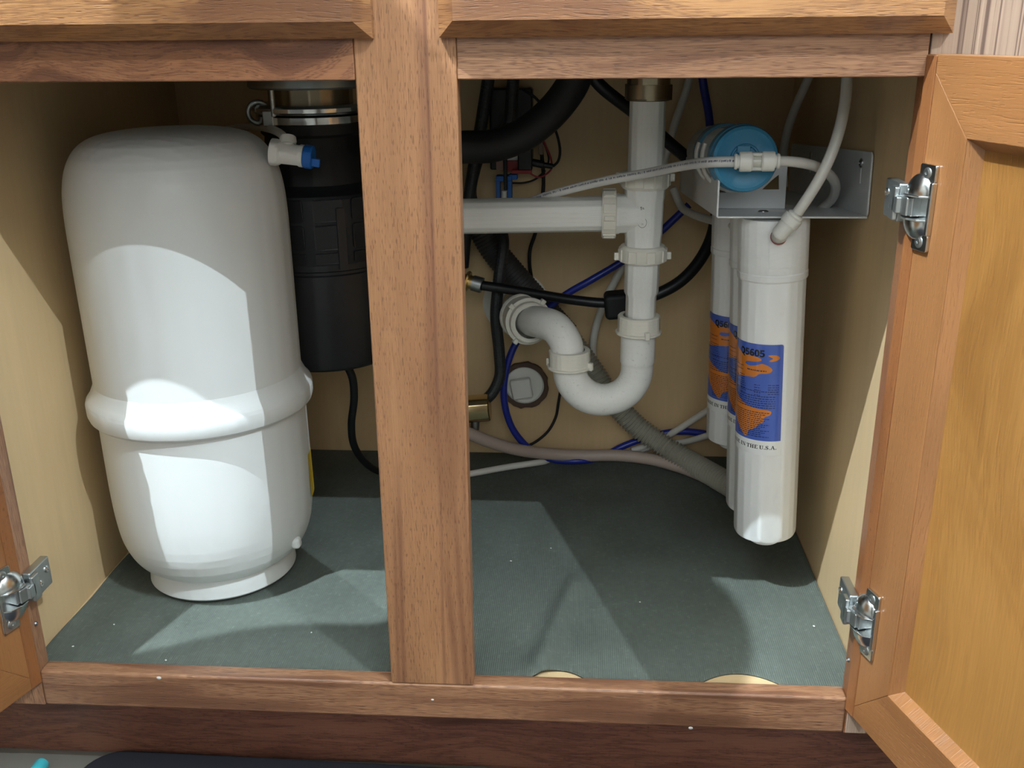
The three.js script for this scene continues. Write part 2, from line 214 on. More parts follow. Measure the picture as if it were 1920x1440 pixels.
function door(flip, p, angle, label, hinges) {
  const d = new THREE.Group(); d.name = 'door'; d.position.set(...p); d.rotation.y = angle; d.userData.label = label; cab.add(d); d.updateWorldMatrix(true, false);
  const W = 0.362, y0 = -0.0125, y1 = 0.5485, fw = 0.054, T = 0.019, f = flip; // inner face at z = 0, body towards -z (flip mirrors z)
  const S = (g) => { if (f) { g.scale(1, 1, -1); const q = g.attributes; for (let i = 0; i < q.position.count; i += 3) for (const k of ['position', 'normal', 'uv']) { const a = q[k], s = a.itemSize; for (let c = 0; c < s; c++) { const t = a.array[(i + 1) * s + c]; a.array[(i + 1) * s + c] = a.array[(i + 2) * s + c]; a.array[(i + 2) * s + c] = t; } } } return g; };
  const y0L = y0 - FLOOR, y1L = y1 - FLOOR;
  local('stile', S(grain(mitred(0, W, y0L, y1L, 'left', 0, fw, -T, 0), 1, 0.1, 0.02)), M.doorWood, d);
  local('stile', S(grain(mitred(0, W, y0L, y1L, 'right', 0, fw, -T, 0), 1, 0.2, 0.05)), M.doorWood, d);
  local('rail', S(grain(mitred(0, W, y0L, y1L, 'bottom', 0, fw, -T, 0), 0, 0.3, 0.07)), M.doorWood, d);
  local('rail', S(grain(mitred(0, W, y0L, y1L, 'top', 0, fw, -T, 0), 0, 0.0, 0.04)), M.doorWood, d);
  local('panel', S(grain(box(fw - 0.006, W - fw + 0.006, y0L + fw - 0.006, y1L - fw + 0.006, -0.0165, -0.0105, 0.0005), 1, 0.2, 0.1)), M.doorPanel, d, 'flat recessed door panel');
  const bead = (a, b) => { const g = extrude([[0, 0], [0.006, 0], [0, 0.007]], a.distanceTo(b), 0); return g; };
  const x0 = fw, x1 = W - fw, by0 = y0L + fw, by1 = y1L - fw; // sloping bead between frame and panel
  const slope = (A, B, C, D) => { const q = [...A, ...B, ...C, ...A, ...C, ...D], g = new THREE.BufferGeometry(); g.setAttribute('position', new THREE.Float32BufferAttribute(q, 3)); g.computeVertexNormals(); return g; };
  const e = 0.007, zt = -0.001, zp = -0.0104;
  local('bead', S(grain(join([slope([x0, by0, zt], [x1, by0, zt], [x1 - e, by0 + e, zp], [x0 + e, by0 + e, zp]), slope([x1, by1, zt], [x0, by1, zt], [x0 + e, by1 - e, zp], [x1 - e, by1 - e, zp]), slope([x0, by1, zt], [x0, by0, zt], [x0 + e, by0 + e, zp], [x0 + e, by1 - e, zp]), slope([x1, by0, zt], [x1, by1, zt], [x1 - e, by1 - e, zp], [x1 - e, by0 + e, zp])].map(plain)), 1)), M.doorWood, d, 'bevelled bead around the panel');
  local('edge_strip', S(grain(join([(() => { const g = extrude([[0, 0], [0.0125, 0.0006], [0.0125, -0.004], [0, -0.004]], y1L - y0L, 0); g.rotateX(-Math.PI / 2); g.scale(1, 1, -1); return g; })()].map(g => { const h = plain(new RoundedBoxGeometry(0.012, y1L - y0L - 0.001, 0.0016, 2, 0.0007)); h.translate(0.0062, (y0L + y1L) / 2, 0.0002); return h; })), 1)), M.doorEdge, d, 'darker strip along the hinge edge');
  // concealed hinges: cup plate with two screw tabs, hood, link
  for (const hy of hinges) {
    const c = hy - FLOOR;
    const cup = [extrude(roundRect(0.012, 0.030, c + 0.0185, c + 0.0315, 0.002), 0.0028, 0.0006), extrude(roundRect(0.012, 0.030, c - 0.0315, c - 0.0185, 0.002), 0.0028, 0.0006)];
    const side = (sgn) => { const g = extrude([[0.0295, 0], [0.0295, 0.002], [0.024, 0.0098], [0.0145, 0.0118], [0.005, 0.0098], [-0.0008, 0.002], [-0.001, 0]], 0.0016, 0.0004); g.rotateX(Math.PI / 2); g.translate(0, c + sgn * 0.0085 + 0.0008, 0); return g; };
    const lobe = (sgn) => { const g = new THREE.SphereGeometry(1, 28, 12, 0, Math.PI * 2, 0, Math.PI / 2); g.scale(0.0152, 0.0165, 0.0092); if (sgn < 0) g.rotateX(Math.PI); g.translate(0.0145, c + sgn * 0.0085, 0); return plain(g); };
    local('hinge_cup', S(join([...cup, side(1), side(-1), lobe(1), lobe(-1), box(0.0155, 0.0295, c - 0.0085, c + 0.0085, 0, 0.0016, 0.0006), box(0.027, 0.0305, c - 0.019, c + 0.019, 0, 0.0045, 0.0008)])), M.steel, d, 'shiny steel hinge cup screwed to the door');
    local('hinge_link', S(join([box(0.000, 0.0135, c - 0.0068, c + 0.0068, 0.0035, 0.0112, 0.0012), box(0.0135, 0.0165, c - 0.0068, c + 0.0068, 0.001, 0.009, 0.0008)])), M.steelDull, d);
    for (const s of [1, -1]) { const g = screwHead(); g.rotateX(Math.PI / 2); g.translate(0.021, c + s * 0.025, 0.0026); local('screw', S(g), M.steelDull, d); }
  }
  return d;
}
const OPEN = Math.atan(0.32);
door(false, [XR - 0.0005, 0, 0.28 - 0.001], -Math.PI / 2 + OPEN, 'right cabinet door swung open, orange-brown inside', [0.4425, 0.0895]);
door(true, [XL + 0.0005, 0, 0.28 - 0.001], -Math.PI / 2 - OPEN, 'left cabinet door swung open, only its hinge edge in view', [0.4425, 0.0895]);
// hinge plates on the inner edges of the face frame
for (const sx of [1, -1]) for (const hy of [0.4425, 0.0895]) {
  const x = sx > 0 ? XR : XL, s = -sx, X = (a, b) => [Math.min(x + s * a, x + s * b), Math.max(x + s * a, x + s * b)];
  const [a0, a1] = X(0.0003, 0.0085), [b0, b1] = X(0.0085, 0.0125);
  put('hinge_plate', [box(a0, a1, hy - 0.0145, hy + 0.0145, -0.036, -0.002, 0.0015), box(b0, b1, hy - 0.0125, hy + 0.0125, -0.010, 0.0015, 0.0012), box(...X(0.004, 0.0125), hy - 0.006, hy + 0.006, -0.002, 0.008, 0.001)], M.steelDull, cab, 'steel hinge mounting plate on the frame edge');
  for (const [dz, dy] of [[-0.029, 0.004], [-0.016, -0.004]]) { const g = screwHead(0.0036); along(g, V(x + s * 0.0084, hy + dy, dz), V(x + s * 0.02, hy + dy, dz)); put('screw', g, M.steel, cab); }
}
for (const [x, y, z, s] of [[XL, 0.0464, -0.0093, 1], [XR, 0.0335, -0.010, -1]]) { const g = screwHead(0.0022); along(g, V(x + s * 0.0001, y, z), V(x + s, y, z)); put('screw', g, M.screwDark, cab, 'small screw in the edge of the frame'); }
const counter = put('countertop', grain(box(-1.0, 1.0, 0.736, 0.774, RZ0 + 0.001, 0.045, 0.004), 0), M.stone); tag(counter, 'stone countertop lying on top of the oak cabinet', 'countertop');
{ // sink bowls hanging from the counter, just above the opening
  const bowl = (x0, x1) => { const pts = roundRect(x0, x1, -0.50, -0.13, 0.05, 6), hole = roundRect(x0 + 0.004, x1 - 0.004, -0.496, -0.134, 0.047, 6).reverse(); const w = extrude(pts, 0.165, 0.0005, [hole]); w.rotateX(-Math.PI / 2); w.scale(1, 1, -1); const q = w.attributes; return w; };
  const mk = (x0, x1) => [box(x0, x1, 0.56, 0.565, -0.50, -0.13, 0.002), box(x0, x0 + 0.004, 0.56, 0.7355, -0.50, -0.13, 0.001), box(x1 - 0.004, x1, 0.56, 0.7355, -0.50, -0.13, 0.001), box(x0, x1, 0.56, 0.7355, -0.50, -0.496, 0.001), box(x0, x1, 0.56, 0.7355, -0.134, -0.13, 0.001)];
  const s = thing('kitchen_sink', 'steel double bowl sink hanging under the countertop above the disposal', 'sink', [0.02, 0.56, -0.3]);
  put('bowl', mk(-0.345, 0.0), M.steelDull, s); put('bowl', mk(0.03, 0.37), M.steelDull, s);
}
// ------------------------------------------------------------------ rubber mat on the cabinet floor
{
  const nx = 150, nz = 110, x0 = -0.390, x1 = 0.3925, zb = ZB + 0.002, pos = [], uv = [], idx = [];
  const front = (x) => { const bump = (c, w, d) => d * Math.max(0, 1 - ((x - c) / w) ** 2); return -0.0192 - bump(0.118, 0.026, 0.0150) - bump(0.285, 0.040, 0.0185) - 0.0008 * Math.sin(x * 23 + 1) - (x < 0 ? 0.0006 : 0); };
  const left = (z) => x0 + 0.0035 * smooth(-0.05, -0.2, z) + 0.0015 * Math.sin(z * 40);
  const ra = V(0.1318,-0.0036,-0.1996), rb = V(0.0958,-0.0036,-0.0321), rd = rb.clone().sub(ra), rl = rd.length(); rd.normalize();
  const ca = V(0.1343,-0.0036,-0.1347), cb = V(0.179,-0.0036,-0.1482), cd = cb.clone().sub(ca), cl = cd.length(); cd.normalize();
  const ridge = (x, z, a, dir, len, wd) => { const s = (x - a.x) * dir.x + (z - a.z) * dir.z, d = (x - a.x) * dir.z - (z - a.z) * dir.x; return Math.exp(-((d / wd) ** 2)) * smooth(-0.02, 0.03, s) * (1 - smooth(len - 0.02, len + 0.03, s)); };
  const lift = (x, z) => 0.0012 * (noise(x * 9 + 20, z * 9 + 20, 1000, 1000, 3) - 0.5) + 0.0085 * ridge(x, z, ra, rd, rl, 0.011) + 0.0018 * ridge(x, z, ca, cd, cl, 0.003) + 0.0022 * smooth(0.380, 0.3925, x) + 0.003 * smooth(-0.374, -0.390, x) * smooth(-0.02, -0.12, z);
  for (const top of [1, 0]) for (let i = 0; i <= nx; i++) for (let j = 0; j <= nz; j++) { const s = i / nx, t = j / nz; let x = x0 + (x1 - x0) * s; const zf = front(x), z = zb + (zf - zb) * t; const xl = left(z); x = xl + (x1 - xl) * s; const y = -0.0042 + lift(x, z); pos.push(x, top ? y : Math.max(-0.0061, y - 0.0018), z); uv.push(x, z); }
  const N = (nx + 1) * (nz + 1), at = (i, j) => i * (nz + 1) + j;
  for (let i = 0; i < nx; i++) for (let j = 0; j < nz; j++) { const a = at(i, j), b = at(i + 1, j), c = at(i, j + 1), d = at(i + 1, j + 1); idx.push(a, c, b, b, c, d, a + N, b + N, c + N, b + N, d + N, c + N); }
  for (let i = 0; i < nx; i++) { const a = at(i, nz), b = at(i + 1, nz); idx.push(a, a + N, b, b, a + N, b + N); }
  for (let j = 0; j < nz; j++) { const a = at(0, j), b = at(0, j + 1); idx.push(a, a + N, b, b, a + N, b + N); const c = at(nx, j), d = at(nx, j + 1); idx.push(c, d, c + N, d, d + N, c + N); }
  const g = new THREE.BufferGeometry(); g.setAttribute('position', new THREE.Float32BufferAttribute(pos, 3)); g.setAttribute('uv', new THREE.Float32BufferAttribute(uv, 2)); g.setIndex(idx); g.computeVertexNormals();
  const map = texture(1024, 1024, (u, v) => { const rib = 0.5 + 0.5 * Math.cos(u * Math.PI * 2 * 200), n = noise(u * 90, v * 90, 90, 90, 301), m = noise(u * 9, v * 9, 9, 9, 302), k = smooth(0.80, 0.95, noise(u * 160, v * 160, 160, 160, 303)) * 0.15; return mix([95, 102, 95].map(c => c * (0.90 + 0.08 * rib + 0.07 * (n - 0.5) + 0.10 * (m - 0.5))), [160, 164, 158], k); }, { size: [0.4, 0.4] });
  const bump = texture(1024, 64, (u, v) => 128 + 100 * Math.cos(u * Math.PI * 2 * 200) + 20 * (noise(u * 200, v * 12, 200, 12, 5) - 0.5), { srgb: false, size: [0.4, 0.025] });
  const mat = put('shelf_mat', g, new THREE.MeshPhysicalMaterial({ map, bumpMap: bump, bumpScale: 0.0004, roughness: 0.62, specularIntensity: 0.45 })); tag(mat, 'grey-green ribbed rubber mat lining the cabinet floor', 'mat');
}

// ------------------------------------------------------------------ white storage tank
{
  const t = thing('water_tank', 'large white plastic water storage tank with a raised band at its waist', 'tank', [-0.2665, -0.0028, -0.2065]);
  t.rotation.z = 0.015; t.rotation.x = -0.018; t.updateMatrixWorld(true);
  const soft = (p) => new THREE.SplineCurve(p.map(([r, y]) => new THREE.Vector2(r, y))).getPoints(70).map(v => [Math.max(v.x, 0), v.y]);
  const K = (p) => p.map(([r, y]) => [r * 0.948, y]);
  local('body', lathe(K(soft([[0.072, 0.020], [0.083, 0.023], [0.097, 0.035], [0.1065, 0.056], [0.1105, 0.082], [0.1122, 0.115], [0.1126, 0.150], [0.1127, 0.199]])), 96, 0.9), M.tank, t);
  local('waist_band', lathe(K([[0.1120, 0.1925], [0.1165, 0.1945], [0.1205, 0.1980], [0.1222, 0.203], [0.1224, 0.213], [0.1212, 0.2165], [0.1175, 0.2205], [0.1128, 0.2300], [0.1105, 0.236]]), 96, 0.5), M.tank, t);
  local('upper_body', lathe(K(soft([[0.1114, 0.228], [0.1120, 0.29], [0.1127, 0.36], [0.1127, 0.400], [0.1105, 0.428], [0.1045, 0.450], [0.0935, 0.4665], [0.077, 0.4765], [0.052, 0.4815], [0.025, 0.4832], [0, 0.4835]])), 96, 0.9), M.tank, t);
  local('foot_ring', lathe([[0.060, 0.0008], [0.0775, 0.0008], [0.0795, 0.003], [0.0790, 0.010], [0.0765, 0.0175], [0.0735, 0.023], [0.068, 0.026]], 96, 0.6), M.tank, t);
  { const g = []; for (const a of [0.30]) { const b = new RoundedBoxGeometry(0.010, 0.012, 0.012, 2, 0.004); b.translate(Math.cos(a) * 0.0995, 0.046, Math.sin(a) * 0.0995); g.push(plain(b)); } local('foot_lug', g, M.tank, t); }
  { // narrow yellow sticker on the far right side
    const g = new THREE.CylinderGeometry(0.1070, 0.1070, 0.050, 20, 1, true, 1.60, 0.30); g.translate(0, 0.110, 0); local('sticker', plain(g), solid([208, 176, 40], 0.5), t, 'narrow yellow sticker at the edge of the tank'); }
  // outlet valve on the right shoulder
  const a = V(-0.1635,0.457,-0.205), b = V(-0.1375,0.4534,-0.205), dir = b.clone().sub(a).normalize(), P = (s) => a.clone().addScaledVector(dir, s);
  const L = a.distanceTo(b);
  put('valve', [along(lathe([[0.0, -0.006], [0.0130, -0.006], [0.0130, -0.001], [0.0118, 0.002], [0.0102, 0.004], [0.0098, L - 0.006], [0.0108, L - 0.004], [0.0108, L - 0.0005], [0.0098, L], [0, L]], 40), a, b), rod(V(-0.1534,0.4548,-0.206), V(-0.1539,0.4656,-0.209), 0.0062), along(lathe([[0.0045, 0], [0.0078, 0], [0.0085, 0.003], [0.0078, 0.007], [0.005, 0.0085], [0.0045, 0.0085]], 30), V(-0.154,0.4646,-0.209), V(-0.1548,0.4741,-0.215))], M.whitePlastic, t, 'white plastic outlet valve');
  put('valve_handle', [along(lathe([[0, 0], [0.0108, 0], [0.0114, 0.001], [0.0114, 0.007], [0.0104, 0.0085], [0, 0.0088]], 40), P(L + 0.0002), P(L + 1)), (() => { const g = plain(new RoundedBoxGeometry(0.008, 0.010, 0.004, 2, 0.0012)); return along(g, P(L + 0.011).add(V(0, -0.004, 0.004)), P(L + 1)); })()], M.valveBlue, t, 'blue valve handle');
}
{ const w = put('water_tube', sweep([V(-0.1542,0.4653,-0.212), V(-0.1628,0.4706,-0.225), V(-0.1824,0.472,-0.265), V(-0.2063,0.4706,-0.31), V(-0.2358,0.4673,-0.36), V(-0.2779,0.4607,-0.42), V(-0.3227,0.4498,-0.47)], 0.0042, 60), M.whiteTube); tag(w, 'white tube running from the tank valve back into the dark behind the tank', 'tube'); }

// ------------------------------------------------------------------ black food waste disposal
{
  const c = V(-0.164,0.248,-0.345), t = thing('garbage_disposal', 'black garbage disposal hanging under the sink, partly behind the centre stile', 'garbage disposal', [c.x, 0.2075, c.z]);
  const o = 0.2075, Y = (y) => y - o;
  local('lower_housing', lathe([[0, Y(0.2075)], [0.05, Y(0.2075)], [0.074, Y(0.2085)], [0.0785, Y(0.212)], [0.0800, Y(0.219)], [0.0806, Y(0.318)], [0.0792, Y(0.3195)], [0.0792, Y(0.3225)], [0.081, Y(0.324)], [0.081, Y(0.330)], [0, Y(0.330)]], 80, 0.5), M.black, t);
  local('upper_housing', lathe([[0, Y(0.329)], [0.081, Y(0.330)], [0.0815, Y(0.333)], [0.0815, Y(0.400)], [0.0795, Y(0.4035)], [0.066, Y(0.407)], [0.060, Y(0.412)], [0.058, Y(0.440)], [0.054, Y(0.447)], [0.0525, Y(0.462)], [0, Y(0.462)]], 80, 0.5), M.blackRubber, t);
  { // raised rectangular pads around the upper housing
    const pad = (a0, a1, y0, y1, r) => { const n = 10, pos = []; const sh = roundRect(a0, a1, y0, y1, Math.min((a1 - a0), (y1 - y0)) * 0.12, 3); const s = new THREE.Shape(sh.map(p => new THREE.Vector2(...p))); const g = new THREE.ExtrudeGeometry(s, { depth: 0.0028, bevelEnabled: false, curveSegments: 3 }); const e = plain(g); const p = e.attributes.position; for (let i = 0; i < p.count; i++) { const a = p.getX(i) / r, R = r + p.getZ(i); p.setXYZ(i, R * Math.sin(a), p.getY(i), R * Math.cos(a)); } e.computeVertexNormals(); return e; };
    for (let k = -3; k <= 3; k++) for (const [y0, y1] of [[0.3325, 0.344], [0.3475, 0.374], [0.3775, 0.401]]) local('cooling_pad', pad(k * 0.041 + 0.002 + 0.012, k * 0.041 + 0.033 + 0.012, Y(y0), Y(y1), 0.081), M.black, t);
    local('clip', pad(0.0385, 0.0475, Y(0.325), Y(0.392), 0.083), M.black, t); }
  local('mount_collar', lathe([[0.030, Y(0.461)], [0.0535, Y(0.461)], [0.0565, Y(0.464)], [0.0565, Y(0.474)], [0.030, Y(0.476)]], 72), M.blackRubber, t);
  local('mount_ring', [lathe([[0.045, Y(0.474)], [0.0585, Y(0.474)], [0.0600, Y(0.4755)], [0.0600, Y(0.4825)], [0.0575, Y(0.4838)], [0.045, Y(0.4838)]], 72), lathe([[0.045, Y(0.485)], [0.0610, Y(0.485)], [0.0640, Y(0.4875)], [0.0640, Y(0.4915)], [0.0600, Y(0.4945)], [0.045, Y(0.4945)]], 72)], M.steel, t, 'shiny steel mounting ring');
  local('mount_ear', [(() => { const g = new THREE.TorusGeometry(0.011, 0.0028, 12, 30, Math.PI * 1.5); g.rotateY(0.4); g.translate(-0.050, Y(0.486), 0.030); return plain(g); })(), (() => { const g = new RoundedBoxGeometry(0.012, 0.016, 0.006, 2, 0.0015); g.translate(-0.032, Y(0.482), 0.0545); return plain(g); })()], M.steelDull, t);
  local('mount_screw', rod(V(-0.026, Y(0.484), 0.056), V(-0.026, Y(0.512), 0.056), 0.0026), M.steelDull, t);
  local('mount_screw', rod(V(0.045, Y(0.484), -0.042), V(0.045, Y(0.512), -0.042), 0.0026), M.steelDull, t);
  local('sink_sleeve', lathe([[0.03, Y(0.494)], [0.0455, Y(0.494)], [0.0455, Y(0.512)], [0.03, Y(0.512)]], 72), M.oldBrass, t);
  local('sink_flange', lathe([[0.03, Y(0.5105)], [0.064, Y(0.5105)], [0.0665, Y(0.5125)], [0.066, Y(0.5175)], [0.052, Y(0.535)], [0.045, Y(0.5595)], [0.03, Y(0.5595)]], 72), M.steelDull, t);
  put('power_cord', sweep([V(-0.1518,0.212,-0.345), V(-0.1476,0.1981,-0.345), V(-0.1405,0.1769,-0.35), V(-0.142,0.1458,-0.36), V(-0.1513,0.1045,-0.375), V(-0.1559,0.0647,-0.4), V(-0.1504,0.028,-0.43), V(-0.1376,0.0005,-0.46), V(-0.1055,-0.013,-0.475)], 0.0048, 80), M.blackRubber, t, 'black power cord');
}

// ------------------------------------------------------------------ white drain pipes
const PX = 0.2000, PZ = -0.33, pv = (y, x = PX, z = PZ) => V(x, y, z);
const drain = thing('drain_pipe', 'white plastic sink drain with tee, slip nuts and a curved trap', 'pipe', [PX, 0.14, PZ]);
{
  const lugs = (n, r, y0, y1, len, ph = 0) => { const out = []; for (let k = 0; k < n; k++) { const g = new RoundedBoxGeometry(len, y1 - y0, 0.0055, 2, 0.0012); g.translate(r + len / 2 - 0.001, (y0 + y1) / 2, 0); g.rotateY(ph + k * Math.PI * 2 / n); out.push(plain(g)); } return out; };
  const ribs = (n, r, y0, y1, ph = 0) => { const out = []; for (let k = 0; k < n; k++) { const g = new RoundedBoxGeometry(0.002, y1 - y0, 0.010, 2, 0.0008); g.translate(r, (y0 + y1) / 2, 0); g.rotateY(ph + k * Math.PI * 2 / n); out.push(plain(g)); } return out; };
  const at = (g, a, b) => along(g, a, b), up = (y) => [pv(y), pv(y + 1)];
  put('tailpiece', at(lathe([[0.0, 0], [0.0192, 0], [0.0192, 0.104], [0, 0.104]], 48), ...up(0.399)), M.pvc, drain);
  // old brass hex nut and threads at the strainer
  { const hex = new THREE.CylinderGeometry(0.0262, 0.0262, 0.0155, 6); hex.translate(0, 0.0085, 0); hex.rotateY(0.12); put('brass_nut', [at(plain(hex), ...up(0.496)), at(lathe([[0.018, 0], [0.0225, 0], [0.0240, 0.0022], [0.018, 0.0022]], 40), ...up(0.4958)), at(lathe([[0.018, 0.016], [0.0225, 0.016], [0.0225, 0.030], [0.018, 0.030]], 40), ...up(0.496))], M.oldBrass, drain, 'tarnished brass hex nut'); }
  put('strainer_flange', at(lathe([[0.018, 0], [0.0205, 0], [0.021, 0.002], [0.0205, 0.004], [0.0215, 0.006], [0.0205, 0.008], [0.021, 0.03], [0.035, 0.042], [0.018, 0.042]], 40), ...up(0.5195)), M.steelDull, drain);
  const nut1 = (y, flip) => { const a = up(y); if (flip) a[1] = pv(y - 1); return [at(join([lathe([[0.0195, 0], [0.0255, 0], [0.0262, 0.0012], [0.0262, 0.0145], [0.0240, 0.0172], [0.0195, 0.0178]], 48), ...ribs(8, 0.0262, 0.001, 0.014, 0.3), ...lugs(2, 0.0258, 0.001, 0.0095, 0.007, 0.1)]), ...a)]; };
  put('slip_nut', nut1(0.4215, true), M.pvcNut, drain);
  put('tee', [at(lathe([[0.0, 0], [0.0190, 0], [0.0200, 0.001], [0.0202, 0.012], [0.0208, 0.014], [0.0210, 0.050], [0.0218, 0.054], [0.0224, 0.066], [0, 0.066]], 56), ...up(0.340)), along(lathe([[0, 0], [0.0225, 0], [0.0212, 0.012], [0.0212, 0.026], [0.0222, 0.028], [0.0222, 0.033], [0, 0.033]], 48), V(PX, 0.3765, PZ), V(PX - 1, 0.3765, PZ))], M.pvc, drain, 'white tee fitting');
  { const a = V(PX - 0.0305, 0.3765, PZ), b = V(PX - 1, 0.3740, PZ); put('slip_nut', along(join([lathe([[0.0195, 0], [0.0255, 0], [0.0265, 0.0012], [0.0265, 0.0135], [0.0255, 0.0155], [0.0195, 0.0155]], 48), ...ribs(9, 0.0262, 0.0005, 0.0145, 0.2).map(g => { return g; }), ...lugs(6, 0.0245, 0.0018, 0.0135, 0.0045, 0.5)]), a, b), M.pvcNut, drain); }
  put('branch_pipe', rod(V(PX - 0.034, 0.3764, PZ), V(-0.120, 0.3695, PZ - 0.006), 0.0193, 48), M.pvc, drain, 'white horizontal pipe coming from the disposal');
  put('slip_nut', nut1(0.3245, false), M.pvcNut, drain);
  put('drop_pipe', at(lathe([[0, 0], [0.0170, 0], [0.0172, 0.026], [0.0192, 0.030], [0.0193, 0.067], [0, 0.067]], 48), ...up(0.259)), M.pvc, drain);
  const collar = (n = 1) => join([lathe([[0.018, 0], [0.0255, 0], [0.0262, 0.0008], [0.0262, 0.0024], [0.0240, 0.0034], [0.0240, 0.0200], [0.0230, 0.0212], [0.0180, 0.0212]], 56), (() => { const g = new RoundedBoxGeometry(0.006, 0.009, 0.0055, 2, 0.0012); g.translate(0.0258, 0.0035, 0); g.rotateY(n); return plain(g); })(), (() => { const g = new RoundedBoxGeometry(0.006, 0.009, 0.0055, 2, 0.0012); g.translate(0.0258, 0.0035, 0); g.rotateY(n + Math.PI); return plain(g); })()]);
  put('slip_nut', at(collar(-1.25), V(0.1985, 0.2405, PZ), V(0.1985, 1.24, PZ)), M.pvcNut, drain, 'cream slip nut at the top of the trap');
  { // J bend: straight leg, half circle, short rise
    const R = 0.0388, cx = 0.1595, cy = 0.1975, path = new THREE.CurvePath(); const pts = [];
    for (let i = 0; i <= 10; i++) pts.push(V(cx + R, 0.246 - (0.246 - cy) * i / 10, PZ));
    for (let i = 1; i <= 28; i++) { const a = -i / 28 * Math.PI; pts.push(V(cx + R * Math.cos(a), cy + R * Math.sin(a), PZ)); }
    for (let i = 1; i <= 3; i++) pts.push(V(cx - R, cy + 0.004 * i, PZ));
    put('trap_bend', sweep(new THREE.CatmullRomCurve3(pts, false, 'centripetal'), (t, s) => s < 0.040 ? 0.0197 : s < 0.0425 ? 0.0197 - 0.0014 * (s - 0.04) / 0.0025 : 0.0185 + 0.0012 * smooth(0.10, 0.14, s), 110, 40), M.pvc, drain, 'curved white trap bend');
    put('slip_nut', at(collar(2.75), V(cx - R, 0.1985, PZ), V(cx - R - 0.02, 1.198, PZ)), M.pvcNut, drain, 'cream slip nut on the left leg of the trap');
    const e = [V(cx - R, 0.206, PZ), V(0.1193,0.2089,-0.3302), V(0.116,0.2264,-0.334), V(0.1045,0.2394,-0.348), V(0.0875,0.2394,-0.372), V(0.0754,0.2326,-0.402), V(0.0636,0.2264,-0.44), V(0.0465,0.2141,-0.53)];
    put('trap_arm', sweep(e, 0.0190, 110, 40), M.pvc, drain, 'white elbow leading back to the wall');
    const c0 = V(0.0729,0.231,-0.398), c1 = V(0.0561,0.2264,-0.452), L = c0.distanceTo(c1);
    put('slip_nut', along(join([lathe([[0.0195, 0.001], [0.0235, 0], [0.0250, 0.002], [0.0252, 0.010], [0.0292, 0.0115], [0.0296, 0.014], [0.0292, 0.016], [0.0268, 0.018], [0.0268, 0.040], [0.0282, 0.0415], [0.0290, 0.046], [0.018, 0.047]], 56), ...[0.9, 2.5, 4.2, 5.7].map(a => { const g = new RoundedBoxGeometry(0.007, 0.009, 0.006, 2, 0.0014); g.translate(0.0290, 0.013, 0); g.rotateY(a); return plain(g); })]), c0, c1), M.pvcNut, drain, 'slip nut with small lugs where the arm meets the wall pipe');
    const w = V(0.045,0.2173,-0.5428); put('wall_escutcheon', along(lathe([[0.018, 0], [0.044, 0], [0.0445, 0.0015], [0.041, 0.005], [0.030, 0.009], [0.020, 0.010]], 56), w, w.clone().add(V(0, 0, 1))), M.whitePlastic, drain, 'round white wall plate');
  }
  { // moulded mark on the tee: size and a round maker's stamp
    const cv = document.createElement('canvas'); cv.width = 256; cv.height = 384; const c = cv.getContext('2d'); c.clearRect(0, 0, 256, 384); c.fillStyle = c.strokeStyle = 'rgba(70,66,60,0.85)'; c.font = 'bold 54px sans-serif'; c.fillText('1', 92, 92); c.font = 'bold 30px sans-serif'; c.fillText('½', 124, 82); c.strokeStyle = 'rgba(120,116,108,0.7)'; c.lineWidth = 5; c.beginPath(); c.arc(130, 235, 58, 0, 7); c.stroke(); c.lineWidth = 4; c.beginPath(); c.moveTo(98, 250); c.lineTo(120, 212); c.lineTo(128, 262); c.moveTo(140, 215); c.lineTo(140, 258); c.moveTo(124, 238); c.lineTo(160, 232); c.stroke();
    const tx = new THREE.CanvasTexture(cv); tx.colorSpace = THREE.SRGBColorSpace; const g = new THREE.CylinderGeometry(0.02125, 0.02125, 0.036, 16, 1, true, -0.62, 0.95); g.translate(PX, 0.3745, PZ); put('moulded_mark', plain(g), new THREE.MeshStandardMaterial({ map: tx, transparent: true, roughness: 0.5 }), drain); }
}

// ------------------------------------------------------------------ hoses and tubes
function hose(name, label, category, points, r, mat, n = 120, group) { const m = put(name, sweep(points, r, n, 16), mat); return tag(m, label, category, group); }
hose('drain_hose', 'thick black hose curving up from the disposal past the centre stile', 'hose', [V(-0.125, 0.4375, -0.347), V(-0.05, 0.4415, -0.351), V(0.0012,0.4452,-0.355), V(0.0308,0.4463,-0.355), V(0.0633,0.4565,-0.355), V(0.0908,0.4757,-0.355), V(0.1097,0.4954,-0.36), V(0.1227,0.5162,-0.365), V(0.1292,0.5424,-0.37)], 0.0180, M.blackRubber, 110);
hose('supply_hose', 'dark grey braided hose hanging at the left of the right opening', 'hose', [V(0.0219,0.5344,-0.49), V(0.0162,0.5037,-0.49), V(0.007,0.4561,-0.495), V(-0.0025,0.4101,-0.5), V(-0.0115,0.3626,-0.505), V(-0.0165,0.324,-0.51), V(-0.0225,0.2735,-0.515)], 0.0078, M.braid);
hose('supply_hose', 'long dark grey braided hose crossing behind the pipe and bending to the brass fitting', 'hose', [V(0.0502,0.5342,-0.49), V(0.0466,0.5004,-0.49), V(0.0413,0.4592,-0.495), V(0.0236,0.4366,-0.515), V(0.0036,0.4198,-0.53), V(-0.0068,0.3945,-0.533), V(-0.0117,0.365,-0.533), V(-0.0018,0.3404,-0.527), V(0.0211,0.3352,-0.51), V(0.0327,0.3177,-0.49), V(0.0285,0.2691,-0.475), V(0.0236,0.2197,-0.475), V(0.0267,0.1673,-0.48), V(0.027,0.1339,-0.48), V(0.0163,0.1106,-0.475), V(0.0011,0.0986,-0.468)], 0.0076, M.braid);
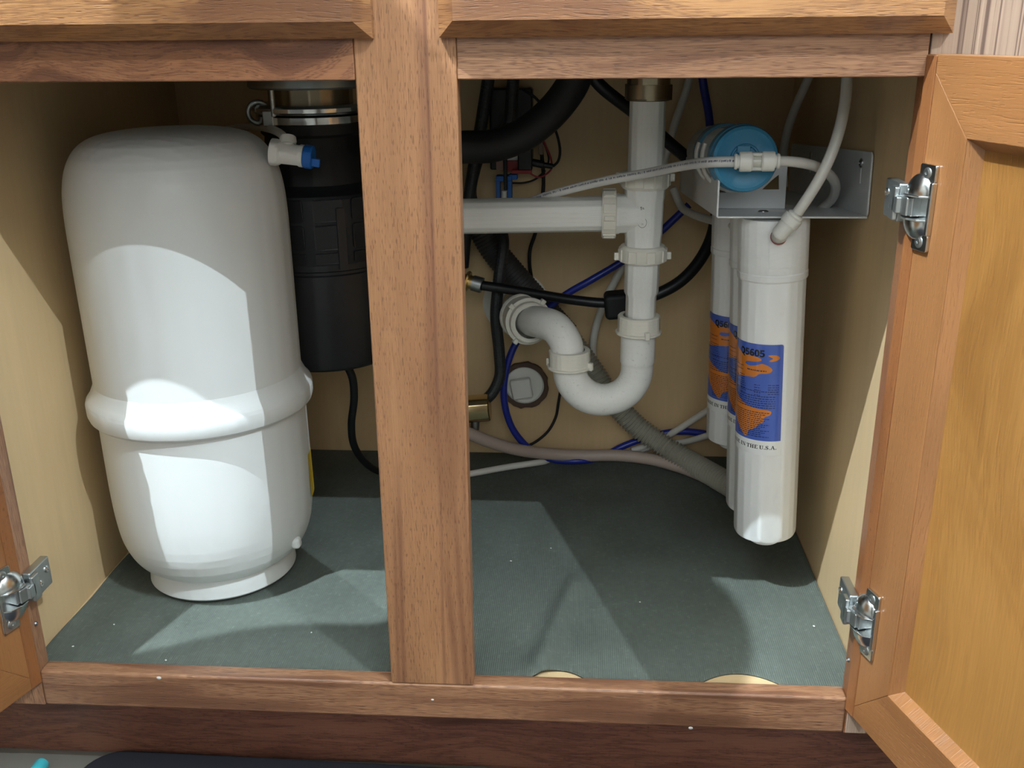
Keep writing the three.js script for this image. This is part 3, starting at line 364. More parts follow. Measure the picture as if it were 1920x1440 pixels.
{ const t = thing('corrugated_hose', 'long pale ribbed drain hose slanting down behind the trap to the floor', 'hose', [0.2, 0, -0.5]);
  const rib = (r, a, pitch) => (u, s) => r + a * Math.cos(s / pitch * Math.PI * 2);
  const all = [V(0.0004,0.3251,-0.5225), V(0.0175,0.2951,-0.5215), V(0.0454,0.2606,-0.52), V(0.0771,0.2237,-0.52), V(0.1144,0.1811,-0.52), V(0.1481,0.1338,-0.518), V(0.1778,0.0901,-0.512), V(0.2128,0.0531,-0.508), V(0.237,0.0367,-0.503), V(0.2615,0.0228,-0.494), V(0.284,0.015,-0.477), V(0.3067,0.013,-0.4465), V(0.3339,0.0125,-0.4036)];
  put('dark_sleeve', sweep(all.slice(0, 5), rib(0.0172, 0.0006, 0.0045), 240, 20), solid([58, 58, 58], 0.55), t, 'dark upper part of the ribbed hose');
  put('ribbed_hose', sweep(all.slice(4), rib(0.0142, 0.0016, 0.0050), 900, 18), M.greyCorrugated, t); }
hose('beige_hose', 'smooth beige hose lying along the back of the cabinet floor', 'hose', [V(-0.0388,0.0802,-0.44), V(-0.0121,0.0629,-0.45), V(0.0147,0.0447,-0.465), V(0.0458,0.0278,-0.482), V(0.0852,0.0134,-0.502), V(0.1369,0.0068,-0.512), V(0.1887,0.0079,-0.512), V(0.2358,0.0075,-0.5004), V(0.2805,0.0055,-0.4735), V(0.3174,0.0055,-0.4286), V(0.3433,0.0055,-0.3742)], 0.0083, M.beigeHose);
const printed = (() => { const cv = document.createElement('canvas'); cv.width = 1024; cv.height = 256; const c = cv.getContext('2d'); c.fillStyle = 'rgb(222,222,220)'; c.fillRect(0, 0, 1024, 256); const r = rng(5); c.fillStyle = 'rgb(70,74,104)'; for (const v0 of [14, 142]) { let x = 6; while (x < 1010) { const w = 3 + r() * 6; if (r() < 0.82) { c.fillRect(x, v0 + r() * 4, w, 20 - r() * 7); if (r() < 0.4) c.fillRect(x - 2, v0 + 10, w + 5, 4); } x += w + 3 + r() * 6; } } const t = new THREE.CanvasTexture(cv); t.colorSpace = THREE.SRGBColorSpace; t.wrapS = t.wrapT = THREE.RepeatWrapping; t.repeat.set(1 / 0.11, 1); return new THREE.MeshPhysicalMaterial({ map: t, roughness: 0.35, specularIntensity: 0.5 }); })();
hose('printed_tube', 'white tube with small dark print passing in front of the tailpiece to the coupling', 'tube', [V(0.0338,0.3624,-0.375), V(0.0622,0.3788,-0.365), V(0.0901,0.3923,-0.345), V(0.1226,0.4047,-0.325), V(0.1591,0.4169,-0.3), V(0.1962,0.4274,-0.275), V(0.2302,0.4432,-0.215), V(0.2486,0.4527,-0.163), V(0.2703,0.4552,-0.1465)], 0.0048, printed, 140);
hose('water_tube', 'white tube curling from the coupling down into the bracket', 'tube', [V(0.3012,0.4555,-0.147), V(0.3172,0.4547,-0.15), V(0.3364,0.4504,-0.162), V(0.3562,0.4411,-0.185), V(0.373,0.426,-0.215), V(0.3798,0.408,-0.245), V(0.3767,0.3952,-0.265), V(0.3728,0.386,-0.28)], 0.0046, M.whiteTube);
hose('water_tube', 'long white tube rising from the front filter elbow to the top right', 'tube', [V(0.3249,0.4086,-0.148), V(0.3315,0.4209,-0.146), V(0.3408,0.439,-0.145), V(0.3501,0.4609,-0.148), V(0.3576,0.4854,-0.155), V(0.3622,0.5096,-0.165), V(0.3646,0.5314,-0.18), V(0.363,0.5581,-0.2)], 0.0050, M.whiteTube);
hose('water_tube', 'dim white tube dropping behind the blue-capped housing into the bracket', 'tube', [V(0.3897,0.5336,-0.42), V(0.3815,0.5081,-0.42), V(0.3721,0.4788,-0.425), V(0.366,0.4488,-0.43), V(0.3655,0.421,-0.435), V(0.3703,0.3894,-0.44)], 0.0048, M.whiteTube);
hose('water_tube', 'thin white tube on the back panel crossing behind the tailpiece and trap', 'tube', [V(0.2654,0.5317,-0.522), V(0.2594,0.4974,-0.522), V(0.2472,0.4559,-0.524), V(0.2373,0.4133,-0.526), V(0.2239,0.3628,-0.527), V(0.2051,0.3145,-0.527), V(0.1843,0.2665,-0.526), V(0.1663,0.229,-0.525), V(0.1536,0.1882,-0.525), V(0.1509,0.1479,-0.533), V(0.1612,0.1055,-0.533)], 0.0050, M.whiteTube);
hose('blue_tube', 'dark blue tube dropping from the top behind the blue-capped housing', 'tube', [V(0.2707,0.5323,-0.5), V(0.2776,0.4985,-0.5), V(0.2857,0.4669,-0.505), V(0.2901,0.4346,-0.51), V(0.2882,0.3981,-0.515), V(0.2747,0.3648,-0.515)], 0.0050, M.blue);
hose('blue_tube', 'long dark blue tube looping down the back panel around the capped wall pipe', 'tube', [V(0.2674,0.357,-0.505), V(0.2534,0.3428,-0.505), V(0.2276,0.3176,-0.505), V(0.1878,0.2855,-0.505), V(0.1471,0.2611,-0.5), V(0.1127,0.2402,-0.5), V(0.0744,0.2073,-0.5), V(0.0462,0.1717,-0.495), V(0.0333,0.1305,-0.49), V(0.0321,0.0923,-0.49), V(0.043,0.0515,-0.495), V(0.0661,0.0204,-0.5), V(0.0961,0.0015,-0.5094), V(0.1333,0.0012,-0.5063), V(0.1669,0.0015,-0.5217), V(0.1926,0.0157,-0.524), V(0.2296,0.0284,-0.53), V(0.2698,0.038,-0.53), V(0.312,0.0402,-0.515), V(0.3484,0.0356,-0.49)], 0.0047, M.blue, 220);
hose('water_tube', 'white tube lying on the mat from the centre stile to the rear filter', 'tube', [V(-0.0416,0.0012,-0.4424), V(-0.0073,0.0012,-0.4593), V(0.0347,0.0012,-0.4804), V(0.0779,0.0012,-0.4983), V(0.0995,-0.0062,-0.525), V(0.1447,-0.0061,-0.536), V(0.2048,0.0013,-0.537), V(0.2449,0.0173,-0.53), V(0.2804,0.0271,-0.52), V(0.3126,0.0493,-0.495), V(0.3414,0.0668,-0.48)], 0.0044, M.whiteTube);
hose('water_tube', 'white tube slanting up from behind the ribbed hose to the rear filter', 'tube', [V(0.2083,0.0059,-0.534), V(0.2375,0.0188,-0.532), V(0.2624,0.0363,-0.528), V(0.2862,0.0574,-0.52), V(0.3105,0.0806,-0.51), V(0.3381,0.1063,-0.5)], 0.0046, M.whiteTube);
hose('water_tube', 'short white tube bowing from the bracket to the middle filter', 'tube', [V(0.246,0.3791,-0.5), V(0.2552,0.3588,-0.49), V(0.2659,0.3564,-0.44), V(0.2805,0.3603,-0.38), V(0.2947,0.3652,-0.325), V(0.3067,0.3665,-0.3)], 0.0048, M.whiteTube);
{ const t = thing('faucet_hose', 'black faucet hose with a black weight and a brass end fitting', 'hose', [0.17, 0.255, -0.43]);
  put('hose', sweep([V(0.1293,0.541,-0.43), V(0.1468,0.5107,-0.43), V(0.1922,0.4743,-0.44), V(0.235,0.4386,-0.455), V(0.2729,0.4054,-0.47), V(0.296,0.3712,-0.475), V(0.2951,0.3327,-0.47), V(0.2808,0.3012,-0.455), V(0.2571,0.2764,-0.44), V(0.2298,0.2615,-0.432), V(0.1988,0.2523,-0.43), V(0.1663,0.2486,-0.43), V(0.1268,0.2504,-0.435), V(0.0801,0.2549,-0.445), V(0.0396,0.2597,-0.452), V(0.007,0.2635,-0.455)], (u) => u < 0.66 ? 0.0074 : 0.0062, 240, 16), M.black, t);
  { const c = V(0.1768,0.2467,-0.43); const g = new RoundedBoxGeometry(0.030, 0.032, 0.030, 4, 0.006); g.rotateZ(0.10); g.translate(c.x, c.y, c.z); put('hose_weight', plain(g), M.blackRubber, t, 'square black plastic weight'); }
  { const a = V(0.0083,0.2635,-0.455), b = V(-0.004,0.2664,-0.457), hx = new THREE.CylinderGeometry(0.0108, 0.0108, 0.0125, 6); hx.translate(0, 0.00625, 0); put('hex_nut', along(plain(hx), a, b), M.steelDull, t); put('brass_end', along(lathe([[0, 0.012], [0.0085, 0.012], [0.0085, 0.017], [0.0125, 0.0175], [0.0135, 0.0195], [0.0125, 0.0215], [0.008, 0.0225], [0.008, 0.040], [0, 0.040]], 36), a, b), M.brass, t); const s = a.clone().lerp(b, 0.037 / a.distanceTo(b)); put('wall_stub', rod(s, V(s.x, s.y, ZB), 0.0075), M.brass, t); }
}
{ const t = thing('brass_fitting', 'iridescent brass fitting beside the lower part of the centre stile', 'pipe fitting', [-0.01, 0.08, -0.463]);
  const a = V(0.015,0.0954,-0.463), b = V(-0.0486,0.0898,-0.463);
  put('body', along(lathe([[0, 0], [0.0165, 0], [0.0180, 0.0015], [0.0184, 0.006], [0.0184, 0.040], [0.0170, 0.042], [0.0120, 0.043], [0.0120, 0.070], [0, 0.070]], 48), a, b), new THREE.MeshPhysicalMaterial({ color: new THREE.Color(0.62, 0.48, 0.26), metalness: 1, roughness: 0.2, iridescence: 0.6, iridescenceIOR: 1.6, iridescenceThicknessRange: [250, 420] }), t);
  { const e = a.clone().add(b.clone().sub(a).normalize().multiplyScalar(0.064)); put('wall_stub', rod(e, V(e.x, e.y, ZB), 0.0095), M.brass, t); }
  put('valve_stem', rod(a.clone().add(V(-0.02, -0.014, 0)), a.clone().add(V(-0.021, -0.032, 0)), 0.006), M.screwDark, t); }
{ const c = V(0.0568,0.1005,-0.5429), t = thing('pipe_plug', 'round white capped pipe stub in a brown ragged hole of the back panel', 'pipe plug', [c.x, c.y, c.z]);
  { const pts = [], r = rng(9); for (let k = 0; k < 40; k++) { const a = k / 40 * Math.PI * 2; pts.push([(0.0318 + r() * 0.0028) * Math.cos(a), (0.0322 + r() * 0.0026) * Math.sin(a)]); } const hole = []; for (let k = 0; k < 40; k++) { const a = -k / 40 * Math.PI * 2; hole.push([0.0272 * Math.cos(a), 0.0272 * Math.sin(a)]); } local('pipe_rim', extrude(pts, 0.008, 0.001, [hole]), solid([84, 62, 50], 0.6), t, 'dark brown rim'); }
  local('plug', (() => { const g = lathe([[0, 0.002], [0.0274, 0.002], [0.0272, 0.005], [0.0258, 0.006], [0.0250, 0.004], [0, 0.004]], 48); g.rotateX(Math.PI / 2); return g; })(), M.whitePlastic, t);
  local('square_head', (() => { const g = plain(new RoundedBoxGeometry(0.0285, 0.0285, 0.012, 3, 0.003)); g.rotateZ(0.17); g.translate(-0.004, -0.003, 0.010); return g; })(), M.whitePlastic, t); }

// small control box with wires, blue clamp
{ const p = (u, v, z) => 0; const a = V(0.0154,0.4989,-0.52), b = V(0.0696,0.3989,-0.52), t = thing('control_box', 'small black control box with white and red label behind the black hose', 'control box', [(a.x + b.x) / 2, b.y, -0.5425]);
  put('case', [box(a.x, b.x, b.y, a.y, -0.5425, -0.515, 0.003), box(V(0.0516,0.4192,-0.506).x, V(0.0697,0.4192,-0.506).x, V(0.0609,0.3994,-0.506).y, V(0.0611,0.442,-0.506).y, -0.52, -0.503, 0.002)], M.blackGloss, t);
  put('white_label', box(V(0.0234,0.4183,-0.514).x, V(0.0511,0.4183,-0.514).x, V(0.0368,0.411,-0.514).y, V(0.0371,0.4315,-0.514).y, -0.516, -0.5142, 0.0004), solid([205, 212, 212], 0.5), t, 'white label');
  put('red_strip', [box(V(0.0335,0.4052,-0.513).x, V(0.0517,0.4051,-0.513).x, V(0.0367,0.3972,-0.513).y, V(0.0369,0.4111,-0.513).y, -0.516, -0.5128, 0.0005), box(V(0.0443,0.3986,-0.502).x, V(0.0691,0.3986,-0.502).x, V(0.0577,0.396,-0.502).y, V(0.0577,0.4006,-0.502).y, -0.512, -0.5015, 0.0006)], M.red, t, 'red strip');
  put('pale_strip', box(V(0.0233,0.4052,-0.513).x, V(0.0328,0.4052,-0.513).x, V(0.0266,0.3992,-0.513).y, V(0.0268,0.4111,-0.513).y, -0.516, -0.5130, 0.0005), solid([150, 112, 98], 0.5), t);
  put('screw', (() => { const g = screwHead(0.003); const o = V(0.0369,0.4157,-0.5138); return along(g, o, o.clone().add(V(0, 0, 1))); })(), M.screwDark, t);
  put('wire_plug', [rod(V(0.068,0.4092,-0.512), V(0.0842,0.4059,-0.512), 0.0048), rod(V(0.0835,0.4059,-0.512), V(0.0956,0.4039,-0.512), 0.0034)], M.black, t, 'black barrel plug');
  const w = (pts, r, mat, label) => put('wire', sweep(pts, r, 60, 8), mat, t, label), BW = M.blackRubber;
  w([V(0.0575,0.4971,-0.515), V(0.0709,0.4896,-0.512), V(0.0808,0.4795,-0.51), V(0.0949,0.4568,-0.505), V(0.1016,0.4401,-0.505), V(0.1044,0.4225,-0.505), V(0.1017,0.4104,-0.508), V(0.0956,0.404,-0.511)], 0.0017, BW, 'black wire');
  w([V(0.0808,0.4414,-0.512), V(0.0868,0.4283,-0.512), V(0.0929,0.4131,-0.513), V(0.0935,0.4009,-0.515), V(0.0854,0.3927,-0.516), V(0.0759,0.3899,-0.517), V(0.0637,0.3967,-0.516)], 0.0012, M.red, 'red wire');
  w([V(0.0794,0.4413,-0.513), V(0.0861,0.4282,-0.513), V(0.0901,0.4129,-0.514), V(0.0895,0.4076,-0.514)], 0.0012, BW);
  w([V(0.0799,0.444,-0.518), V(0.0812,0.4176,-0.519), V(0.0832,0.3906,-0.522), V(0.0824,0.3686,-0.524), V(0.0769,0.3423,-0.525), V(0.0727,0.317,-0.526), V(0.0656,0.2943,-0.5265), V(0.0648,0.2749,-0.527), V(0.0677,0.248,-0.5395)], 0.0024, BW, 'black wire running down behind the pipe');
  w([V(0.0409,0.3821,-0.52), V(0.0566,0.3819,-0.521), V(0.0702,0.3853,-0.521), V(0.0799,0.3923,-0.519), V(0.0854,0.3981,-0.516)], 0.0013, BW);
  put('cable_tie', [box(V(0.0772,0.4278,-0.517).x, V(0.0833,0.4278,-0.517).x, V(0.0799,0.4179,-0.517).y, V(0.0799,0.4363,-0.517).y, -0.520, -0.514, 0.001)], solid([120, 100, 80], 0.4), t); }
{ const q = (u, v, z) => 0, zc = -0.512, t = thing('blue_clamp', 'small bright blue clamp with a black strap just above the horizontal pipe', 'clamp', [0.045, 0.41, -0.525]);
  const X = [V(0.023,0.3785,-0.512).x, V(0.0284,0.3785,-0.512).x, V(0.0373,0.3785,-0.512).x, V(0.0434,0.3785,-0.512).x], Y = [V(0.033,0.3595,-0.512).y, V(0.0333,0.3852,-0.512).y, V(0.0334,0.3926,-0.512).y];
  put('frame', [box(X[0], X[1], Y[0] - 0.01, Y[2] - 0.003, -0.525, zc, 0.001), box(X[2], X[3], Y[0] - 0.01, Y[2], -0.525, zc, 0.001), box(X[0], X[3], Y[1], Y[2] - 0.0005, -0.525, zc + 0.001, 0.001), box(X[2] + 0.002, X[3] + 0.007, Y[1] + 0.002, Y[2] + 0.001, -0.525, zc, 0.001)], M.valveBlue, t);
  put('strap', box(V(0.0331,0.3992,-0.508).x, V(0.0378,0.3992,-0.508).x, V(0.0348,0.3744,-0.508).y, V(0.0353,0.4177,-0.508).y, -0.513, -0.508, 0.0012), M.blackRubber, t, 'black strap');
  put('stem', rod(V(0.0329,0.3633,-0.514), V(0.0338,0.3738,-0.512), 0.0034), M.whitePlastic, t, 'white stem');  }
{ const m = put('thin_wire', sweep([V(0.1082,0.103,-0.538), V(0.104,0.0752,-0.538), V(0.1004,0.0535,-0.538), V(0.09,0.0331,-0.536), V(0.0727,0.0173,-0.534), V(0.0502,0.0071,-0.53)], 0.0019, 70, 8), M.blackRubber); tag(m, 'thin black wire hanging in a loop below the trap', 'wire'); }
{ const m = put('thin_wire', sweep([V(-0.0179,0.0428,-0.5), V(-0.0039,0.0306,-0.505), V(0.0141,0.0183,-0.51), V(0.0361,0.0109,-0.515), V(0.0621,0.0067,-0.52)], 0.0019, 70, 8), M.blackRubber); tag(m, 'thin black wire peeking out under the beige hose', 'wire'); }
// ------------------------------------------------------------------ filter unit on the right wall
const TILT = 0.085; // the bracket slopes a little down towards the back panel
{
  const t = thing('filter_bracket', 'white steel U-shaped bracket screwed to the right side panel', 'bracket', [0.325, 0.4025, -0.164]); t.rotation.x = -TILT; t.updateMatrixWorld(true);
  const xl = 0.2565 - 0.325, xr = 0.3922 - 0.325, L = 0.352, th = 0.0018;
  const plate = (pts, holes = []) => { const g = extrude(pts, th, 0.0005, holes); return g; };
  { // wall plate: outline in (z, y), keyhole slots
    const key = (z, y) => { const h = []; for (let k = 0; k <= 16; k++) { const a = (-60 + 300 * k / 16) * Math.PI / 180; h.push([z + 0.0042 * Math.cos(a), y + 0.0042 * Math.sin(a)]); } h.push([z - 0.0016, y - 0.018], [z + 0.0016, y - 0.018]); return h.reverse(); };
    const g = plate(roundRect(-L, 0, 0, 0.0585, 0.006), [key(-0.030, 0.047), key(-0.24, 0.047)]); g.rotateY(-Math.PI / 2); g.translate(xr + th / 2, 0, 0); local('wall_plate', g, M.bracket, t); }
  { const tri = (z, y, s) => [[z, y], [z + 0.020 * s, y], [z + 0.012 * s, y + 0.016]]; const g = plate([[-L, 0], [0, 0], [0, 0.040], [-0.004, 0.0445], [-0.075, 0.0445], [-0.082, 0.030], [-0.13, 0.030], [-0.137, 0.0445], [-L, 0.0445]]); g.rotateY(-Math.PI / 2); g.translate(xl + th / 2, 0, 0); local('side_plate', g, M.bracket, t); }
  local('base_plate', [box(xl, xr, -th / 2, th / 2, -L, 0, 0.0006)], M.bracket, t);
  { const g = plate([[xl + 0.001, 0.001], [xr - 0.058, 0.001], [xr - 0.058, 0.052], [xl + 0.001, 0.052]], [[[-0.062, 0.017], [-0.050, 0.017], [-0.054, 0.026], [-0.062, 0.030]].reverse(), [[-0.014, 0.020], [0.002, 0.020], [0.001, 0.034], [-0.006, 0.028]].reverse()]); g.translate(0, 0, -0.085); local('cross_plate', g, M.bracket, t, 'upright cross plate with cut-outs'); }
  for (const z of [-0.050, -0.125]) { const g = screwHead(0.005); g.translate(-0.018, th / 2, z); local('screw', g, M.screwDark, t); }
  { const g = screwHead(0.0046); g.rotateZ(Math.PI / 2); g.translate(xr - 0.0012, 0.0475, -0.030); local('screw', g, M.steel, t, 'wall screw in the keyhole slot'); const h = screwHead(0.0046); h.rotateZ(Math.PI / 2); h.translate(xr - 0.0012, 0.0475, -0.24); local('screw', h, M.steelDull, t); }
  for (const z of [-0.055, -0.105]) { const g = plain(new THREE.TorusGeometry(0.0320, 0.0022, 10, 40, Math.PI * 1.25)); g.rotateZ(-Math.PI * 0.125 + Math.PI); g.scale(1, 1, 2.6); g.translate(-0.0462, 0.0527, z); local('clip', g, M.whitePlastic, t, 'white clip holding the housing'); }
}
{
  const t = thing('membrane_housing', 'horizontal white filter housing with bright blue end caps lying in the bracket', 'filter housing', [0.2788, 0.4552, -0.165]); t.rotation.x = Math.PI / 2 - TILT; t.updateMatrixWorld(true);
  // local +y points back-to-front reversed: y runs towards the back panel
  const back = (p) => { const g = lathe(p, 64, 0.5); return g; };
  local('front_cap', back([[0, 0.0035], [0.0108, 0.0035], [0.0118, 0.0015], [0.0128, 0.0015], [0.0138, 0.0030], [0.0245, 0.0008], [0.0262, 0.0], [0.0290, 0.0015], [0.0298, 0.004], [0.0298, 0.010], [0.0285, 0.0125], [0.0305, 0.0145], [0.0310, 0.030], [0.0295, 0.034], [0.0, 0.034]].map(([r, y]) => [r, -y]).reverse()), M.blueCap, t, 'round blue front cap');
  local('body', back([[0, 0.030], [0.0280, 0.030], [0.0282, 0.24], [0, 0.24]].map(([r, y]) => [r, -y]).reverse()), solid([206, 210, 212], 0.35), t);
  local('rear_cap', back([[0.0, 0.120], [0.0310, 0.120], [0.0312, 0.150], [0.0298, 0.153], [0.0, 0.153]].map(([r, y]) => [r, -y]).reverse()), M.blueCap, t, 'blue rear collar');
  local('print_mark', (() => { const g = new THREE.CylinderGeometry(0.02835, 0.02835, 0.050, 20, 1, true, 2.6, 0.9); g.translate(0, -0.080, 0); return plain(g); })(), solid([150, 112, 112], 0.4), t, 'faded print on the housing');
  for (const s of [-1, 1]) local('lug', (() => { const g = plain(new RoundedBoxGeometry(0.012, 0.003, 0.007, 2, 0.001)); g.translate(s * 0.002, 0.0, s * 0.0085); return g; })(), M.blueCap, t);
}
{ // straight push-fit coupling between the two white tubes
  const a = V(0.2658,0.4554,-0.1445), b = V(0.3048,0.4562,-0.1415), L = a.distanceTo(b), t = thing('tube_coupling', 'white push-fit coupling joining two tubes in front of the blue cap', 'coupling', [(a.x + b.x) / 2, a.y, a.z]);
  const cuff = () => lathe([[0.0048, 0], [0.0062, 0], [0.0068, 0.0008], [0.0068, 0.0022], [0.0058, 0.003], [0.0058, 0.0042], [0.0084, 0.0044], [0.0088, 0.0056], [0.0088, 0.0145], [0.0078, 0.0158], [0.0055, 0.016]], 36);
  put('collar', along(cuff(), a, b), M.whitePlastic, t); put('collar', along(cuff(), b, a), M.whitePlastic, t);
  put('barrel', [along(lathe([[0.0, 0.014], [0.0052, 0.014], [0.0052, L - 0.014], [0, L - 0.014]], 30), a, b), ...[1, -1].map(s => { const c = a.clone().lerp(b, 0.5); return box(c.x - 0.0055, c.x + 0.0055, c.y + s * 0.0062 - 0.0017, c.y + s * 0.0062 + 0.0017, c.z - 0.003, c.z + 0.004, 0.0015); })], solid([206, 206, 196], 0.35), t); }
// printed wrap on the cartridges
const LABEL = (() => {
  const W = 512, H = 900, cv = document.createElement('canvas'); cv.width = W; cv.height = H; const c = cv.getContext('2d'), LH = 780;
  c.fillStyle = 'rgb(234,235,234)'; c.fillRect(0, 0, W, H);
  c.fillStyle = 'rgb(70,98,186)'; c.beginPath(); c.moveTo(0, 0); c.lineTo(W - 22, 0); c.quadraticCurveTo(W, 0, W, 22); c.lineTo(W, LH); c.lineTo(0, LH); c.fill();
  c.fillStyle = 'rgb(212,124,44)';
  const blob = (p) => { const q = p.map(([x, y]) => [x * W, y * LH]); c.beginPath(); q.forEach(([x, y], i) => { const [nx, ny] = q[(i + 1) % q.length]; i ? c.quadraticCurveTo(x, y, (x + nx) / 2, (y + ny) / 2) : c.moveTo((x + nx) / 2, (y + ny) / 2); }); const [x, y] = q[0], [nx, ny] = q[1]; c.quadraticCurveTo(x, y, (x + nx) / 2, (y + ny) / 2); c.fill(); };
  blob([[-0.05, 0.06], [0.2, 0.085], [0.34, 0.12], [0.6, 0.125], [0.72, 0.155], [0.6, 0.185], [0.46, 0.185], [0.40, 0.215], [0.5, 0.235], [0.62, 0.215], [0.70, 0.19], [0.80, 0.215], [0.86, 0.255], [0.80, 0.295], [0.66, 0.295], [0.60, 0.34], [0.48, 0.345], [0.3, 0.365], [0.12, 0.395], [-0.05, 0.37]]);
  blob([[0.75, 0.105], [0.90, 0.10], [0.965, 0.135], [0.90, 0.165], [0.80, 0.175], [0.80, 0.155], [0.87, 0.14]]);
  blob([[-0.05, 0.54], [0.14, 0.555], [0.32, 0.61], [0.5, 0.655], [0.7, 0.665], [0.86, 0.675], [0.84, 0.725], [0.74, 0.745], [0.76, 0.79], [0.66, 0.83], [0.62, 0.875], [0.5, 0.905], [0.48, 0.985], [0.40, 0.965], [0.3, 0.90], [0.16, 0.80], [0.02, 0.64]]);
  c.fillStyle = 'rgb(18,22,34)'; c.font = 'bold 74px sans-serif'; c.lineWidth = 3; c.strokeStyle = c.fillStyle; c.fillText('Q5605', 158, 98); c.strokeText('Q5605', 158, 98);
  const r = rng(77); c.fillStyle = 'rgba(24,30,66,0.8)'; // lines too small to read in the photograph: plain strokes
  const line = (x, y, x1, h) => { while (x < x1) { const w = 6 + r() * 22; c.fillRect(x, y + r() * 1.5, Math.min(w, x1 - x), h); x += w + 5; } };
  line(10, 190, 200, 7); line(235, 205, 390, 9); line(10, 222, 190, 6); for (let k = 0; k < 4; k++) line(70, 262 + k * 18, 210, 6);
  for (let k = 0; k < 5; k++) { line(60, 330 + k * 18, 225, 6); line(300, 322 + k * 20, 350, 6); line(405, 318 + k * 18, 490, 6); }
  line(90, 372, 440, 6); for (let k = 0; k < 6; k++) line(100, 412 + k * 18, 460, 7); for (let k = 0; k < 13; k++) line(110 + k * 3, 545 + k * 16.5, 420 - (k % 3) * 30, 6);
  c.fillStyle = 'rgb(20,22,24)'; c.font = 'bold 44px serif'; c.fillText('MADE IN THE U.S.A.', 34, LH + 70);
  const t = new THREE.CanvasTexture(cv); t.colorSpace = THREE.SRGBColorSpace; t.anisotropy = 8; return new THREE.MeshPhysicalMaterial({ map: t, roughness: 0.22, clearcoat: 0.4, clearcoatRoughness: 0.12 });
})();
function cartridge(label, top, bottom, turn, front, h) {
  const t = thing('water_filter', label, 'water filter', [bottom.x, bottom.y, bottom.z], 'white filter cartridges hanging from the bracket');
  t.quaternion.setFromUnitVectors(V(0, 1, 0), top.clone().sub(bottom).normalize()); t.updateMatrixWorld(true);
  const L = top.distanceTo(bottom), R = 0.0322;
  local('body', lathe([[0, 0], [0.0150, 0], [0.0165, 0.0012], [0.0165, 0.0080], [0.0172, 0.0092], [0.0280, 0.0096], [0.0308, 0.0112], [0.0319, 0.0138], [R, 0.0175], [R, L - 0.058], [0, L - 0.058]], 72, 0.5), M.filterWhite, t);
  local('head', lathe([[0, L - 0.060], [0.0331, L - 0.060], [0.0338, L - 0.0585], [0.0338, L - 0.0535], [0.0330, L - 0.0525], [0.0334, L - 0.0515], [0.0334, L - 0.006], [0.0320, L - 0.001], [0.024, L], [0, L]], 72, 0.4), M.filterWhite, t);
  const span = 119 * Math.PI / 180, a0 = turn - 106 * Math.PI / 180, LH = 0.1165, g = new THREE.CylinderGeometry(R + 0.00025, R + 0.00025, LH, 48, 1, true, a0, span); g.translate(0, L - 0.1205 - LH / 2 + h, 0); local('label', plain(g), LABEL, t, 'blue and orange printed label');
  return t;
}
const f1 = cartridge('frontmost white filter cartridge with its whole label and elbow in view', V(0.3150, 0.3990, -0.2), V(0.3318, 0.0515, -0.2), 0, true, 0);
const f2 = cartridge('middle white filter cartridge, half hidden by the front one', V(0.3180, 0.3935, -0.272), V(0.3335, 0.046, -0.272), 0.03, false, 0.000);
const f3 = cartridge('rearmost white filter cartridge, furthest from the opening', V(0.3095, 0.3900, -0.350), V(0.3175, 0.0955, -0.350), 0.14, false, -0.0065);
{ // elbow on the front cartridge
  local('elbow_pad', plain(new THREE.CylinderGeometry(0.0343, 0.0343, 0.030, 20, 1, false, -0.28, 0.62)).translate(0, 0.318, 0), M.filterWhite, f1);
  const a = V(0.3121,0.3907,-0.15), b = V(0.326,0.4102,-0.147), L = a.distanceTo(b);
  put('elbow', [along(lathe([[0, -0.004], [0.0062, -0.004], [0.0075, -0.001], [0.0078, 0.010], [0.0088, 0.011], [0.0092, 0.012], [0.0092, 0.0185], [0.0082, 0.0195], [0.0074, 0.0196], [0.0074, 0.0215], [0.0060, 0.0225], [0, 0.0225]], 36), a, b), rod(a.clone().add(V(0.001, 0.001, 0)), V(0.3165, 0.372, -0.190), 0.0072)], M.whitePlastic, f1, 'white push-fit elbow');
  put('red_ring', along(lathe([[0.0070, 0], [0.0075, 0.0003], [0.0075, 0.0022], [0.0070, 0.0026]], 30), a.clone().lerp(V(0.3165, 0.372, -0.190), 0.28), V(0.3165, 0.372, -0.190)), M.red, f1, 'thin red ring behind the elbow');
}

